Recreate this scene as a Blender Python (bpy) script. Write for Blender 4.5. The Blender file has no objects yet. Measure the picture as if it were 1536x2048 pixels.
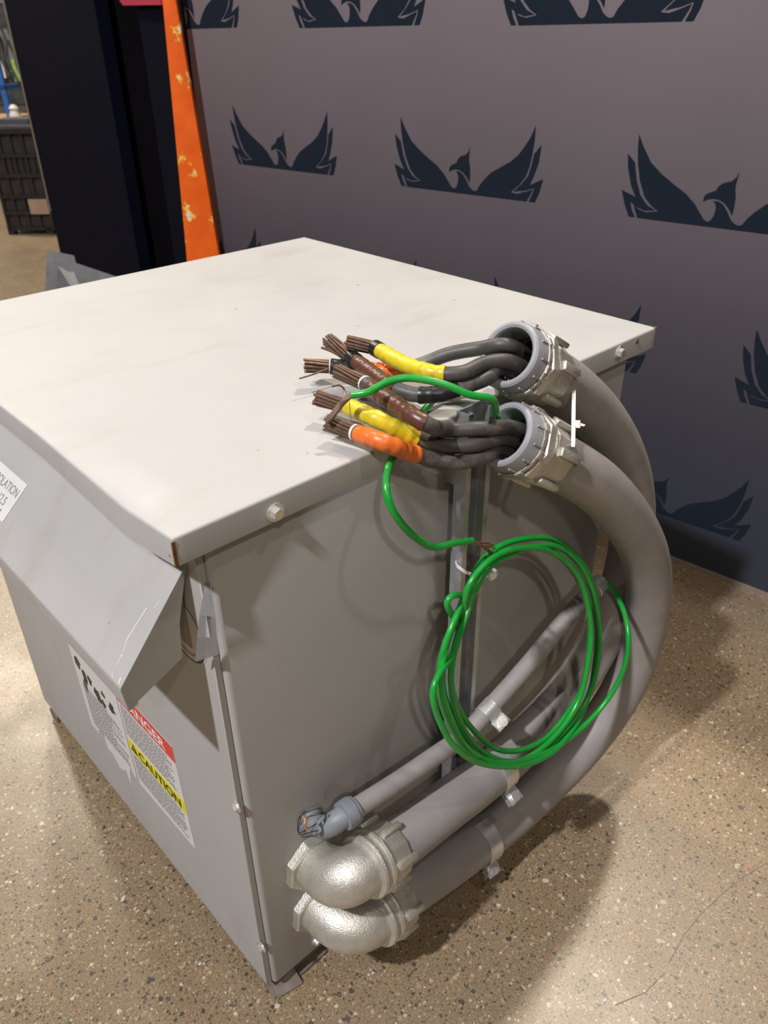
import bpy, bmesh, math, random
from mathutils import Vector, Matrix
from mathutils.geometry import tessellate_polygon
random.seed(7)
sc = bpy.context.scene
COL = sc.collection

# ------------------------------------------------------------------ camera
F_PX, PITCH, YAW, ROLL = 1565.5854, 0.5551, 0.8253, -0.01286
CAM = Vector((-0.28071, -0.61193, 1.37155))
cy, sy, cp, sp = math.cos(YAW), math.sin(YAW), math.cos(PITCH), math.sin(PITCH)
FWD = Vector((cp * cy, cp * sy, -sp))
R0 = Vector((sy, -cy, 0)); U0 = R0.cross(FWD)
RGT = R0 * math.cos(ROLL) + U0 * math.sin(ROLL)
UPV = -R0 * math.sin(ROLL) + U0 * math.cos(ROLL)
cd = bpy.data.cameras.new('camera'); cam = bpy.data.objects.new('camera', cd); COL.objects.link(cam)
cd.sensor_fit = 'HORIZONTAL'; cd.sensor_width = 36.0; cd.lens = 36.0 * F_PX / 1536.0
cd.clip_start = 0.02; cd.clip_end = 100
cd.dof.use_dof = True; cd.dof.focus_distance = 1.15; cd.dof.aperture_fstop = 9.0
B = -FWD
cam.matrix_world = Matrix(((RGT.x, UPV.x, B.x, CAM.x), (RGT.y, UPV.y, B.y, CAM.y), (RGT.z, UPV.z, B.z, CAM.z), (0, 0, 0, 1)))
sc.camera = cam

# ------------------------------------------------------------------ exposure, world, lamps
sc.view_settings.view_transform = 'Standard'; sc.view_settings.look = 'None'
sc.view_settings.gamma = 1.0; sc.view_settings.use_curve_mapping = False
sc.view_settings.exposure = 0.0
wd = bpy.data.worlds.new('warehouse_air'); sc.world = wd; wd.use_nodes = True
wd.node_tree.nodes['Background'].inputs[0].default_value = (1.0, 0.965, 0.95, 1)
wd.node_tree.nodes['Background'].inputs[1].default_value = 0.06

def lamp(name, loc, aim, power, size, color=(1, 0.95, 0.89)):
    l = bpy.data.lights.new(name, 'AREA'); l.shape = 'DISK'; l.size = size; l.energy = power; l.color = color
    o = bpy.data.objects.new(name, l); COL.objects.link(o); o.location = loc
    o.rotation_euler = (Vector(aim) - Vector(loc)).to_track_quat('-Z', 'Y').to_euler()
    return o
COOL, WARM = (0.98, 0.97, 1.0), (1.0, 0.90, 0.76)
lamp('high_bay_lamp', (-3.3, -0.06, 5.5), (0.2, 0.2, 0.5), 390, 0.24, COOL)     # in front, left of the viewer
lamp('high_bay_lamp', (-2.5, -4.2, 5.5), (0.4, 0.0, 0.5), 88, 0.22, WARM)      # behind the viewer
lamp('high_bay_lamp', (0.9, -2.4, 5.5), (0.5, 0.2, 0.5), 30, 0.22, WARM)
lamp('high_bay_lamp', (1.54, 4.4, 5.5), (0.2, 0.2, 0.5), 100, 0.32, WARM)       # beyond the banner's end
lamp('high_bay_lamp', (2.95, 0.70, 5.5), (0.6, 0.0, 0.5), 185, 0.30, WARM)      # over the banner
lamp('high_bay_lamp', (1.15, 7.4, 5.5), (2.2, 7.0, 0.3), 330, 0.50, WARM)        # added to light the far background

# ------------------------------------------------------------------ helpers: points
def at(px, py, **k):
    """photo pixel -> the point on a known world plane (x=, y=, z=) or at a known depth d="""
    d = RGT * ((px - 768) / F_PX) - UPV * ((py - 1024) / F_PX) + FWD
    if 'd' in k: return CAM + d * k['d']
    for i, a in enumerate('xyz'):
        if a in k: return CAM + d * ((k[a] - CAM[i]) / d[i])

def V(*a): return Vector(a)

# ------------------------------------------------------------------ helpers: materials
def newmat(name):
    m = bpy.data.materials.new(name); m.use_nodes = True
    nt = m.node_tree; b = nt.nodes['Principled BSDF']
    return m, nt, b
def coords(nt, scale=1.0):
    tc = nt.nodes.new('ShaderNodeTexCoord')
    if scale == 1.0: return tc.outputs['Object']
    mp = nt.nodes.new('ShaderNodeMapping'); nt.links.new(tc.outputs['Object'], mp.inputs[0])
    mp.inputs['Scale'].default_value = scale if isinstance(scale, tuple) else (scale,) * 3
    return mp.outputs[0]
def noise(nt, vec, scale, detail=4, rough=0.55):
    n = nt.nodes.new('ShaderNodeTexNoise'); n.inputs['Scale'].default_value = scale
    n.inputs['Detail'].default_value = detail; n.inputs['Roughness'].default_value = rough
    nt.links.new(vec, n.inputs['Vector']); return n.outputs['Fac']
def ramp(nt, fac, stops):
    r = nt.nodes.new('ShaderNodeValToRGB'); e = r.color_ramp.elements
    while len(e) < len(stops): e.new(0.5)
    for i, (p, c) in enumerate(stops):
        e[i].position = p; e[i].color = tuple(c) + (1,) if len(c) == 3 else c
    nt.links.new(fac, r.inputs[0]); return r.outputs[0]
def mix(nt, fac, a, b):
    m = nt.nodes.new('ShaderNodeMix'); m.data_type = 'RGBA'
    for s, v in ((0, fac), (6, a), (7, b)):
        if hasattr(v, 'node'): nt.links.new(v, m.inputs[s])
        elif s == 0: m.inputs[s].default_value = v
        else: m.inputs[s].default_value = tuple(v) + (1,)
    return m.outputs[2]
def bump(nt, b, h, strength, dist=0.002):
    bp = nt.nodes.new('ShaderNodeBump'); bp.inputs['Strength'].default_value = strength
    bp.inputs['Distance'].default_value = dist
    nt.links.new(h, bp.inputs['Height']); nt.links.new(bp.outputs[0], b.inputs['Normal'])
def simple(name, col, rough=0.5, metal=0.0, var=0.0, vscale=30, bstr=0.0, bscale=200, dirt=None, dirt_amt=0.5, dscale=12, coat=0):
    m, nt, b = newmat(name); vec = coords(nt)
    b.inputs['Roughness'].default_value = rough; b.inputs['Metallic'].default_value = metal
    if rough >= 0.85: b.inputs['Specular IOR Level'].default_value = 0.05
    if coat: b.inputs['Coat Weight'].default_value = coat; b.inputs['Coat Roughness'].default_value = 0.15
    c = col
    lo = tuple(x * (1 - var) for x in col); hi = tuple(min(1, x * (1 + var)) for x in col)
    c = ramp(nt, noise(nt, vec, vscale), [(0.3, lo), (0.7, hi)])
    if dirt:
        f = ramp(nt, noise(nt, vec, dscale, 6, 0.65), [(0.5, (0, 0, 0)), (0.5 + 0.28, (dirt_amt,) * 3)])
        c = mix(nt, f, c, dirt)
    nt.links.new(c, b.inputs['Base Color'])
    if bstr: bump(nt, b, noise(nt, vec, bscale, 3), bstr)
    return m

M = {}
# enclosure paint: light machine grey with faint dust and scuffs
def paint(name, col, rough):
    m, nt, b = newmat(name); vec = coords(nt)
    c = ramp(nt, noise(nt, vec, 2.2, 5), [(0.3, tuple(x * 0.95 for x in col)), (0.7, tuple(x * 1.04 for x in col))])
    st = coords(nt, (2.0, 7.0, 3.0))
    f = ramp(nt, noise(nt, st, 2.0, 6, 0.6), [(0.56, (0, 0, 0)), (0.78, (0.42,) * 3)])
    c = mix(nt, f, c, (0.33, 0.265, 0.20))
    sp_ = ramp(nt, noise(nt, vec, 55, 2, 0.4), [(0.765, (0, 0, 0)), (0.80, (0.8,) * 3)])
    c = mix(nt, sp_, c, (0.30, 0.16, 0.06))
    nt.links.new(c, b.inputs['Base Color'])
    b.inputs['Roughness'].default_value = rough
    r = ramp(nt, noise(nt, vec, 9, 5), [(0.3, (rough - .05,) * 3), (0.7, (rough + .09,) * 3)])
    nt.links.new(r, b.inputs['Roughness'])
    bump(nt, b, noise(nt, vec, 420, 2), 0.06, 0.001)
    return m
M['paint'] = paint('enclosure_grey_paint', (0.40, 0.392, 0.385), 0.55)
M['paint_dirty'] = simple('scuffed_base_metal', (0.17, 0.14, 0.12), 0.6, 0.2, 0.3, 25, 0.2, 120, (0.16, 0.07, 0.03), 0.7, 20)
M['rust'] = simple('rusty_cut_edge', (0.20, 0.085, 0.02), 0.8, 0.1, 0.4, 90)
M['cavity'] = simple('hood_inside_metal', (0.20, 0.18, 0.16), 0.6, 0, 0.1)
M['zinc'] = simple('cast_zinc', (0.58, 0.555, 0.50), 0.43, 0.68, 0.14, 60, 0.5, 380, (0.34, 0.30, 0.23), 0.35, 30)
M['zinc_bright'] = simple('zinc_plated_hardware', (0.78, 0.78, 0.77), 0.28, 0.75, 0.08, 80, 0.1, 300)
M['strut'] = simple('galvanised_strut', (0.50, 0.52, 0.56), 0.34, 0.75, 0.15, 40, 0.1, 200, (0.30, 0.29, 0.28), 0.4, 30)
M['jacket'] = simple('grey_flex_jacket', (0.275, 0.255, 0.25), 0.55, 0, 0.08, 18, 0.12, 260, (0.37, 0.32, 0.28), 0.55, 9)
M['liner'] = simple('dark_conduit_core', (0.02, 0.019, 0.018), 0.7)  # near-black standing for the shade inside the conduit mouths
M['bushing'] = simple('grey_plastic_bushing', (0.29, 0.295, 0.32), 0.45, 0, 0.06, 60, 0.05, 200)
M['smallelbow'] = simple('blue_grey_plastic_fitting', (0.20, 0.215, 0.24), 0.5, 0, 0.12, 50, 0.1, 200)
M['cable'] = simple('dusty_black_cable_sheath', (0.060, 0.055, 0.052), 0.48, 0, 0.25, 40, 0.12, 400, (0.25, 0.215, 0.19), 0.85, 16)
M['blacktape'] = simple('black_tape', (0.012, 0.012, 0.014), 0.35, 0, 0.2, 60, 0.1, 300)
def tape(name, col, dirt):
    m, nt, b = newmat(name); tc = nt.nodes.new('ShaderNodeUVMap')
    sep = nt.nodes.new('ShaderNodeSeparateXYZ'); nt.links.new(tc.outputs[0], sep.inputs[0])
    # helical wrap: height = frac(v*turns + u)
    ad = nt.nodes.new('ShaderNodeMath'); ad.operation = 'MULTIPLY_ADD'; ad.inputs[1].default_value = 85.0
    nt.links.new(sep.outputs[1], ad.inputs[0]); nt.links.new(sep.outputs[0], ad.inputs[2])
    fr = nt.nodes.new('ShaderNodeMath'); fr.operation = 'FRACT'; nt.links.new(ad.outputs[0], fr.inputs[0])
    vec = coords(nt)
    c = ramp(nt, noise(nt, vec, 70, 4), [(0.3, tuple(x * 0.82 for x in col)), (0.7, col)])
    f = ramp(nt, noise(nt, vec, 45, 6, 0.7), [(0.55, (0, 0, 0)), (0.72, (0.75,) * 3)])
    c = mix(nt, f, c, dirt)
    e = ramp(nt, fr.outputs[0], [(0.0, (0.35,) * 3), (0.05, (0, 0, 0)), (0.96, (0, 0, 0)), (1.0, (0.35,) * 3)])
    c = mix(nt, e, c, dirt)
    nt.links.new(c, b.inputs['Base Color']); b.inputs['Roughness'].default_value = 0.36
    bump(nt, b, fr.outputs[0], 0.55, 0.0012)
    return m
M['yellow'] = tape('yellow_phase_tape', (0.70, 0.56, 0.02), (0.28, 0.20, 0.03))
M['orange'] = tape('orange_phase_tape', (0.80, 0.17, 0.025), (0.36, 0.11, 0.04))
M['brown'] = tape('brown_phase_tape', (0.105, 0.040, 0.024), (0.06, 0.03, 0.022))
M['strand'] = simple('oxidised_copper_strand', (0.165, 0.10, 0.068), 0.42, 0.55, 0.3, 120, 0, 1, (0.07, 0.045, 0.03), 0.5, 60)
M['copper_cut'] = simple('cut_copper_end', (0.62, 0.33, 0.22), 0.35, 0.6, 0.2, 200)
M['copper_bright'] = simple('fine_copper_strand', (0.33, 0.17, 0.11), 0.4, 0.6, 0.25, 200)
M['green'] = simple('green_wire_insulation', (0.010, 0.31, 0.038), 0.28, 0, 0.12, 40, 0.05, 300, (0.10, 0.30, 0.09), 0.55, 16)
M['whiteliner'] = simple('white_cable_liner', (0.72, 0.70, 0.67), 0.6)
M['nylon'] = simple('white_nylon_tie', (0.78, 0.76, 0.72), 0.4, 0, 0.04)
M['paper'] = simple('label_paper', (0.66, 0.65, 0.65), 0.45, 0, 0.03, 30)
M['ink'] = simple('grey_ink', (0.22, 0.22, 0.23), 0.6)
M['ink_black'] = simple('black_ink', (0.02, 0.025, 0.02), 0.55)
M['ink_red'] = simple('red_ink', (0.66, 0.055, 0.04), 0.45)
M['ink_yellow'] = simple('yellow_ink', (0.72, 0.66, 0.01), 0.45)
M['ink_white'] = simple('white_ink', (0.80, 0.76, 0.74), 0.5)
M['ink_green'] = simple('dark_green_ink', (0.03, 0.05, 0.035), 0.55, 0, 0.6, 30)
M['cream'] = simple('cream_sticker', (0.50, 0.43, 0.36), 0.5)
M['navy'] = simple('navy_panel_fabric', (0.0030, 0.0036, 0.0105), 0.95, 0, 0.08, 3, 0.1, 500)
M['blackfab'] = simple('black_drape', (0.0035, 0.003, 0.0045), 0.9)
M['emblem'] = simple('dark_emblem_print', (0.0135, 0.0195, 0.031), 0.85, 0, 0.05, 3)
M['redcard'] = simple('crimson_card', (0.50, 0.03, 0.07), 0.5)
M['darkplate'] = simple('dark_steel_plate', (0.105, 0.11, 0.125), 0.45, 0.35, 0.25, 14, 0.1, 100, (0.17, 0.165, 0.16), 0.5, 9)
M['crate'] = simple('black_crate_plastic', (0.016, 0.014, 0.013), 0.5, 0, 0.3, 8)
M['crate_in'] = simple('crate_shadowed_panel', (0.03, 0.025, 0.022), 0.6, 0, 0.3, 12)  # bin body behind the ribs, slightly lighter than they are
M['cardboard'] = simple('brown_cardboard', (0.34, 0.24, 0.16), 0.8, 0, 0.15, 10)
M['wood'] = simple('pale_wood', (0.55, 0.33, 0.15), 0.6, 0, 0.25, 9)
M['bluepaint'] = simple('blue_steel_paint', (0.03, 0.12, 0.42), 0.4, 0, 0.1)
M['machine'] = simple('machine_grey', (0.20, 0.21, 0.20), 0.5, 0.1, 0.3, 9)
M['machine_dark'] = simple('dark_machine_parts', (0.05, 0.055, 0.055), 0.5, 0.2, 0.5, 12)
M['whitestuff'] = simple('white_wrap', (0.62, 0.58, 0.56), 0.5, 0, 0.1)
M['leafgreen'] = simple('pale_green_plastic', (0.25, 0.42, 0.12), 0.5, 0, 0.2)
M['farwall'] = simple('far_wall_paint', (0.33, 0.31, 0.30), 0.8, 0, 0.1, 1)
M['crack'] = simple('dark_floor_crack', (0.20, 0.165, 0.14), 0.6, 0, 0.4, 120)
M['edge'] = simple('pale_edge_strip', (0.26, 0.20, 0.165), 0.6, 0, 0.15, 20)

# chipped orange paint over white and yellow
def orange_post():
    m, nt, b = newmat('chipped_orange_paint'); vec = coords(nt)
    c = ramp(nt, noise(nt, vec, 14, 4), [(0.3, (0.72, 0.095, 0.004)), (0.7, (0.84, 0.135, 0.006))])
    f = ramp(nt, noise(nt, vec, 15, 5, 0.6), [(0.585, (0, 0, 0)), (0.61, (1, 1, 1))])
    c = mix(nt, f, c, (0.78, 0.42, 0.03))
    f = ramp(nt, noise(nt, vec, 15, 5, 0.6), [(0.622, (0, 0, 0)), (0.65, (1, 1, 1))])
    c = mix(nt, f, c, (0.74, 0.68, 0.60))
    v2 = coords(nt, (1, 1, 0.6))
    f = ramp(nt, noise(nt, v2, 48, 5, 0.7), [(0.66, (0, 0, 0)), (0.71, (0.7,) * 3)])
    c = mix(nt, f, c, (0.30, 0.10, 0.03))
    nt.links.new(c, b.inputs['Base Color']); b.inputs['Roughness'].default_value = 0.6; b.inputs['Specular IOR Level'].default_value = 0.3
    return m
M['orangepost'] = orange_post()

# printed banner: the print itself runs from mauve grey at the top to navy at the foot
def banner():
    m, nt, b = newmat('printed_banner'); vec = coords(nt)
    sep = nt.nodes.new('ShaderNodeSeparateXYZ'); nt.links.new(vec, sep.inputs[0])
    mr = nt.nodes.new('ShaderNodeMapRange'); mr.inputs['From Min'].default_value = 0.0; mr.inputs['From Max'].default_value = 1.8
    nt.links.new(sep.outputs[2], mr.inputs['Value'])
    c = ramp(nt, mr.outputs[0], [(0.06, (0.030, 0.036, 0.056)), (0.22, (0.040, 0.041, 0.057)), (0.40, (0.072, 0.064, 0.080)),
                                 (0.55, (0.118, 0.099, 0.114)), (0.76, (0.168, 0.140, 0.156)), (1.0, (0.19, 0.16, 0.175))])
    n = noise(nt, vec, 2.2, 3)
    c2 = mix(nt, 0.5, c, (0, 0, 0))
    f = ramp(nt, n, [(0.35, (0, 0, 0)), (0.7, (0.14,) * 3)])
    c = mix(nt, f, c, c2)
    nt.links.new(c, b.inputs['Base Color']); b.inputs['Roughness'].default_value = 0.62
    bump(nt, b, noise(nt, vec, 700, 2), 0.1, 0.001)
    return m
M['banner'] = banner()

# polished concrete with exposed aggregate
def floor_mat():
    m, nt, b = newmat('polished_aggregate_concrete'); vec = coords(nt)
    c = ramp(nt, noise(nt, vec, 1.6, 6, 0.6), [(0.3, (0.200, 0.142, 0.080)), (0.7, (0.265, 0.193, 0.115))])
    fine = ramp(nt, noise(nt, vec, 260, 4, 0.7), [(0.32, (0.50,) * 3), (0.68, (1.45,) * 3)])
    mu = nt.nodes.new('ShaderNodeMix'); mu.data_type = 'RGBA'; mu.blend_type = 'MULTIPLY'; mu.inputs[0].default_value = 1
    nt.links.new(c, mu.inputs[6]); nt.links.new(fine, mu.inputs[7]); c = mu.outputs[2]
    wob = nt.nodes.new('ShaderNodeTexNoise'); wob.inputs['Scale'].default_value = 95; nt.links.new(vec, wob.inputs['Vector'])
    wv = nt.nodes.new('ShaderNodeVectorMath'); wv.operation = 'MULTIPLY_ADD'; wv.inputs[1].default_value = (0.0075,) * 3
    nt.links.new(wob.outputs['Color'], wv.inputs[0]); nt.links.new(vec, wv.inputs[2])
    for scale, keep, rad, cols in ((72, 0.55, 0.42, None), (125, 0.45, 0.44, None), (230, 0.40, 0.46, None)):
        v = nt.nodes.new('ShaderNodeTexVoronoi'); v.inputs['Scale'].default_value = scale
        nt.links.new(wv.outputs[0], v.inputs['Vector'])
        sepc = nt.nodes.new('ShaderNodeSeparateColor'); nt.links.new(v.outputs['Color'], sepc.inputs[0])
        lt = nt.nodes.new('ShaderNodeMath'); lt.operation = 'MULTIPLY_ADD'; lt.inputs[1].default_value = rad; lt.inputs[2].default_value = 0.06
        nt.links.new(sepc.outputs[1], lt.inputs[0])
        ls = nt.nodes.new('ShaderNodeMath'); ls.operation = 'LESS_THAN'
        nt.links.new(v.outputs['Distance'], ls.inputs[0]); nt.links.new(lt.outputs[0], ls.inputs[1])
        kp = nt.nodes.new('ShaderNodeMath'); kp.operation = 'GREATER_THAN'; kp.inputs[1].default_value = keep
        nt.links.new(sepc.outputs[2], kp.inputs[0])
        ml = nt.nodes.new('ShaderNodeMath'); ml.operation = 'MULTIPLY'
        nt.links.new(ls.outputs[0], ml.inputs[0]); nt.links.new(kp.outputs[0], ml.inputs[1])
        sc8 = nt.nodes.new('ShaderNodeMath'); sc8.operation = 'MULTIPLY'; sc8.inputs[1].default_value = 0.85
        nt.links.new(ml.outputs[0], sc8.inputs[0])
        r = ramp(nt, sepc.outputs[0], [(0.0, (0.035, 0.033, 0.033)), (0.26, (0.075, 0.068, 0.062)), (0.40, (0.20, 0.155, 0.105)),
                                       (0.52, (0.36, 0.275, 0.175)), (0.66, (0.44, 0.35, 0.235)), (0.78, (0.36, 0.19, 0.085)),
                                       (0.84, (0.56, 0.49, 0.385)), (0.90, (0.30, 0.225, 0.16))])
        r.node.color_ramp.interpolation = 'CONSTANT'
        c = mix(nt, sc8.outputs[0], c, r)
    big = ramp(nt, noise(nt, vec, 0.9, 5, 0.6), [(0.5, (0, 0, 0)), (0.75, (0.3,) * 3)])
    c = mix(nt, big, c, (0.33, 0.27, 0.22))
    nt.links.new(c, b.inputs['Base Color'])
    rr = ramp(nt, noise(nt, vec, 5, 5), [(0.3, (0.33,) * 3), (0.7, (0.43,) * 3)])
    nt.links.new(rr, b.inputs['Roughness'])
    b.inputs['IOR'].default_value = 1.6
    bump(nt, b, noise(nt, vec, 160, 3), 0.05, 0.001)
    return m
M['floor'] = floor_mat()

# ------------------------------------------------------------------ helpers: objects
def obj(name, bm, mat, parent=None, smooth=True, sharp=40):
    me = bpy.data.meshes.new(name)
    bmesh.ops.recalc_face_normals(bm, faces=bm.faces[:])
    if smooth:
        for f in bm.faces: f.smooth = True
        a = math.radians(sharp)
        for e in bm.edges:
            if len(e.link_faces) == 2 and e.calc_face_angle(0) > a: e.smooth = False
    bm.to_mesh(me); bm.free()
    for m_ in (mat if isinstance(mat, (list, tuple)) else [mat]): me.materials.append(M[m_])
    o = bpy.data.objects.new(name, me); COL.objects.link(o)
    if parent:
        o.parent = parent; o.matrix_parent_inverse = parent.matrix_world.inverted()
    return o
def tag(o, label=None, cat=None, group=None, kind=None):
    if label: o['label'] = label
    if cat: o['category'] = cat
    if group: o['group'] = group
    if kind: o['kind'] = kind
    return o
def thing(name, label, cat, loc=(0, 0, 0), group=None):
    o = bpy.data.objects.new(name, None); COL.objects.link(o); o.location = loc; o.empty_display_size = 0.05
    o.matrix_world = Matrix.Translation(loc)
    return tag(o, label, cat, group)
def fix_parent(): bpy.context.view_layer.update()

def poly_prism(bm, pts, off, mi=0):
    """polygon pts (3D) extruded by vector off"""
    a = [bm.verts.new(p) for p in pts]; b = [bm.verts.new(Vector(p) + Vector(off)) for p in pts]
    n = len(pts); fs = [bm.faces.new(a), bm.faces.new(b[::-1])]
    for i in range(n): fs.append(bm.faces.new((a[i], b[i], b[(i + 1) % n], a[(i + 1) % n])))
    for f in fs: f.material_index = mi
    return fs
def box(bm, lo, hi, bev=0.0, seg=2, mi=0):
    x0, y0, z0 = lo; x1, y1, z1 = hi
    t = bmesh.new()
    poly_prism(t, [(x0, y0, z0), (x1, y0, z0), (x1, y1, z0), (x0, y1, z0)], (0, 0, z1 - z0))
    if bev: bmesh.ops.bevel(t, geom=t.edges[:], offset=bev, segments=seg, profile=0.5, affect='EDGES')
    for f in t.faces: f.material_index = mi
    merge(bm, t)
def merge(bm, t, mat=None):
    bmesh.ops.recalc_face_normals(t, faces=t.faces[:])
    me = bpy.data.meshes.new('scratch'); t.to_mesh(me); t.free()
    if mat: me.transform(mat)
    bm.from_mesh(me); bpy.data.meshes.remove(me)
def spline(pts, n=8):
    """Catmull-Rom (centripetal-ish) through pts"""
    P = [Vector(p) for p in pts]
    P = [P[0] * 2 - P[1]] + P + [P[-1] * 2 - P[-2]]
    out = []
    for i in range(1, len(P) - 2):
        p0, p1, p2, p3 = P[i - 1:i + 3]
        t01 = max((p1 - p0).length, 1e-6) ** .5; t12 = max((p2 - p1).length, 1e-6) ** .5; t23 = max((p3 - p2).length, 1e-6) ** .5
        m1 = (p2 - p1 + t12 * ((p1 - p0) / t01 - (p2 - p0) / (t01 + t12)))
        m2 = (p2 - p1 + t12 * ((p3 - p2) / t23 - (p3 - p1) / (t12 + t23)))
        for k in range(n):
            t = k / n; a = p1 - p2
            out.append((2 * a + m1 + m2) * t ** 3 + (-3 * a - 2 * m1 - m2) * t ** 2 + m1 * t + p1)
    out.append(P[-2].copy()); return out
def smooth_path(path, it=2):
    for _ in range(it):
        path = [path[0]] + [(path[i - 1] + path[i] * 2 + path[i + 1]) / 4 for i in range(1, len(path) - 1)] + [path[-1]]
    return path
def frames(path):
    T = []
    for i in range(len(path)):
        a = path[max(i - 1, 0)]; b = path[min(i + 1, len(path) - 1)]; T.append((b - a).normalized())
    up = V(0, 0, 1) if abs(T[0].z) < .9 else V(1, 0, 0)
    N = [(up - T[0] * up.dot(T[0])).normalized()]
    for i in range(1, len(path)):
        n = N[-1] - T[i] * N[-1].dot(T[i]); N.append(n.normalized())
    return T, N
def tube(bm, path, r, seg=16, caps=True, mi=0, flat=None, uv=False):
    """r: number or f(i/n); flat=(a,b) uses an elliptical / flat section"""
    T, N = frames(path); rings = []; n = len(path)
    for i, p in enumerate(path):
        rr = r(i / (n - 1)) if callable(r) else r
        bn = T[i].cross(N[i]); ring = []
        for k in range(seg):
            a = 2 * math.pi * k / seg
            ca, sa = math.cos(a), math.sin(a)
            if flat: ca *= flat[0]; sa *= flat[1]
            ring.append(bm.verts.new(p + N[i] * (rr * ca) + bn * (rr * sa)))
        rings.append(ring)
    L = [0.0]
    for i in range(1, n): L.append(L[-1] + (path[i] - path[i - 1]).length)
    lay = bm.loops.layers.uv.verify() if uv else None
    for i in range(n - 1):
        for k in range(seg):
            k2 = (k + 1) % seg
            f = bm.faces.new((rings[i][k], rings[i][k2], rings[i + 1][k2], rings[i + 1][k])); f.material_index = mi
            if uv:
                for lp, (u, v) in zip(f.loops, ((k, i), (k + 1, i), (k + 1, i + 1), (k, i + 1))): lp[lay].uv = (u / seg, L[v])
    if caps:
        for ring in (rings[0][::-1], rings[-1]):
            f = bm.faces.new(ring); f.material_index = mi
    return rings
def axis_frame(d):
    d = Vector(d).normalized(); up = V(0, 0, 1) if abs(d.z) < .9 else V(1, 0, 0)
    x = up.cross(d).normalized(); y = d.cross(x)
    return x, y, d
def lathe(bm, o, d, prof, seg=32, rot=0.0, mi=0, closed=False, caps=True):
    """prof: [(dist along d, radius)]; seg=6 for a hex"""
    x, y, d = axis_frame(d); o = Vector(o); rings = []
    for h, r in prof:
        rings.append([bm.verts.new(o + d * h + x * (r * math.cos(rot + 2 * math.pi * k / seg)) + y * (r * math.sin(rot + 2 * math.pi * k / seg))) for k in range(seg)])
    m = len(rings)
    for i in range(m if closed else m - 1):
        A, Bq = rings[i], rings[(i + 1) % m]
        for k in range(seg):
            bm.faces.new((A[k], A[(k + 1) % seg], Bq[(k + 1) % seg], Bq[k])).material_index = mi
    if caps and not closed:
        if prof[0][1] > 1e-6: bm.faces.new(rings[0][::-1]).material_index = mi
        if prof[-1][1] > 1e-6: bm.faces.new(rings[-1]).material_index = mi
def cut_path(path, s0, s1):
    """sub path between arc-length fractions"""
    L = [0.0]
    for i in range(1, len(path)): L.append(L[-1] + (path[i] - path[i - 1]).length)
    tot = L[-1]; a, b = s0 * tot, s1 * tot; out = []
    def pt(s):
        for i in range(1, len(L)):
            if L[i] >= s: return path[i - 1].lerp(path[i], (s - L[i - 1]) / max(L[i] - L[i - 1], 1e-9))
        return path[-1].copy()
    out.append(pt(a)); out += [p for p, l in zip(path, L) if a + 1e-5 < l < b - 1e-5]; out.append(pt(b))
    return out
def near_frac(path, q):
    L = [0.0]
    for i in range(1, len(path)): L.append(L[-1] + (path[i] - path[i - 1]).length)
    i = min(range(len(path)), key=lambda k: (path[k] - q).length); return L[i] / L[-1]
def arc_resample(path, n):
    return [cut_path(path, i / n, (i + 1) / n)[0] for i in range(n)] + [path[-1]]
def quad(bm, o, u, v, u0, u1, v0, v1, n, e=0.0, mi=0):
    o, u, v, n = map(Vector, (o, u, v, n))
    f = bm.faces.new([bm.verts.new(o + u * a + v * b + n * e) for a, b in ((u0, v0), (u1, v0), (u1, v1), (u0, v1))])
    f.material_index = mi
def text_bm(s, o, u, v, size, align='LEFT', bold=0.0, squash=1.0, e=0.0, shear=0.0):
    c = bpy.data.curves.new('scratch_text', 'FONT'); c.body = s; c.size = size; c.align_x = align; c.offset = bold * size; c.shear = shear
    t = bpy.data.objects.new('scratch_text', c); COL.objects.link(t)
    dg = bpy.context.evaluated_depsgraph_get(); me = bpy.data.meshes.new_from_object(t.evaluated_get(dg))
    bpy.data.objects.remove(t); bpy.data.curves.remove(c)
    bm = bmesh.new(); bm.from_mesh(me); bpy.data.meshes.remove(me)
    u, v = Vector(u), Vector(v); n = u.cross(v)
    for w in bm.verts: w.co = Vector(o) + u * (w.co.x * squash) + v * w.co.y + n * e
    return bm

# ================================================================== SETTING
bm = bmesh.new(); box(bm, (-6, -7, -0.1), (8, 14, 0.0))
tag(obj('floor', bm, 'floor', smooth=False), kind='structure')

floor = bpy.data.objects['floor']
for pts_ in ([(1338, 1925), (1368, 1870), (1398, 1832), (1448, 1784), (1490, 1752), (1540, 1722)], [(1062, 1911), (1085, 1897), (1112, 1884)], [(1230, 2010), (1290, 1985), (1330, 1945)]):
    bm = bmesh.new(); P_ = [at(x_, y_, z=0.0006) for x_, y_ in pts_]
    for i in range(len(P_) - 1):
        a, b_ = P_[i], P_[i + 1]; sd = (b_ - a).cross(V(0, 0, 1)).normalized() * .0008
        bm.faces.new([bm.verts.new(q) for q in (a - sd, b_ - sd, b_ + sd, a + sd)])
    obj('hairline_crack', bm, 'crack', floor, smooth=False)
WA, WDD = 0.10753, 1.67723
DW = V(-math.sin(WA), math.cos(WA), 0); WN = V(-math.cos(WA), -math.sin(WA), 0)   # along the wall (leftward), facing the room
def W(s, z, e=0.0): return V(WDD, 0, z) - DW * s + WN * e
bm = bmesh.new()
poly_prism(bm, [W(-2.28, 0.012), W(1.3, 0.012), W(1.3, 1.72), W(-2.28, 1.72)], -WN * 0.05)
wall = tag(obj('wall_back', bm, 'banner', smooth=False), kind='structure')
bm = bmesh.new()
poly_prism(bm, [W(-2.28, 0.0, .006), W(1.3, 0.0, .006), W(1.3, 0.013, .006), W(-2.28, 0.013, .006)], -WN * 0.05)
tag(obj('baseboard_back', bm, 'edge', smooth=False), kind='structure')

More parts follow.
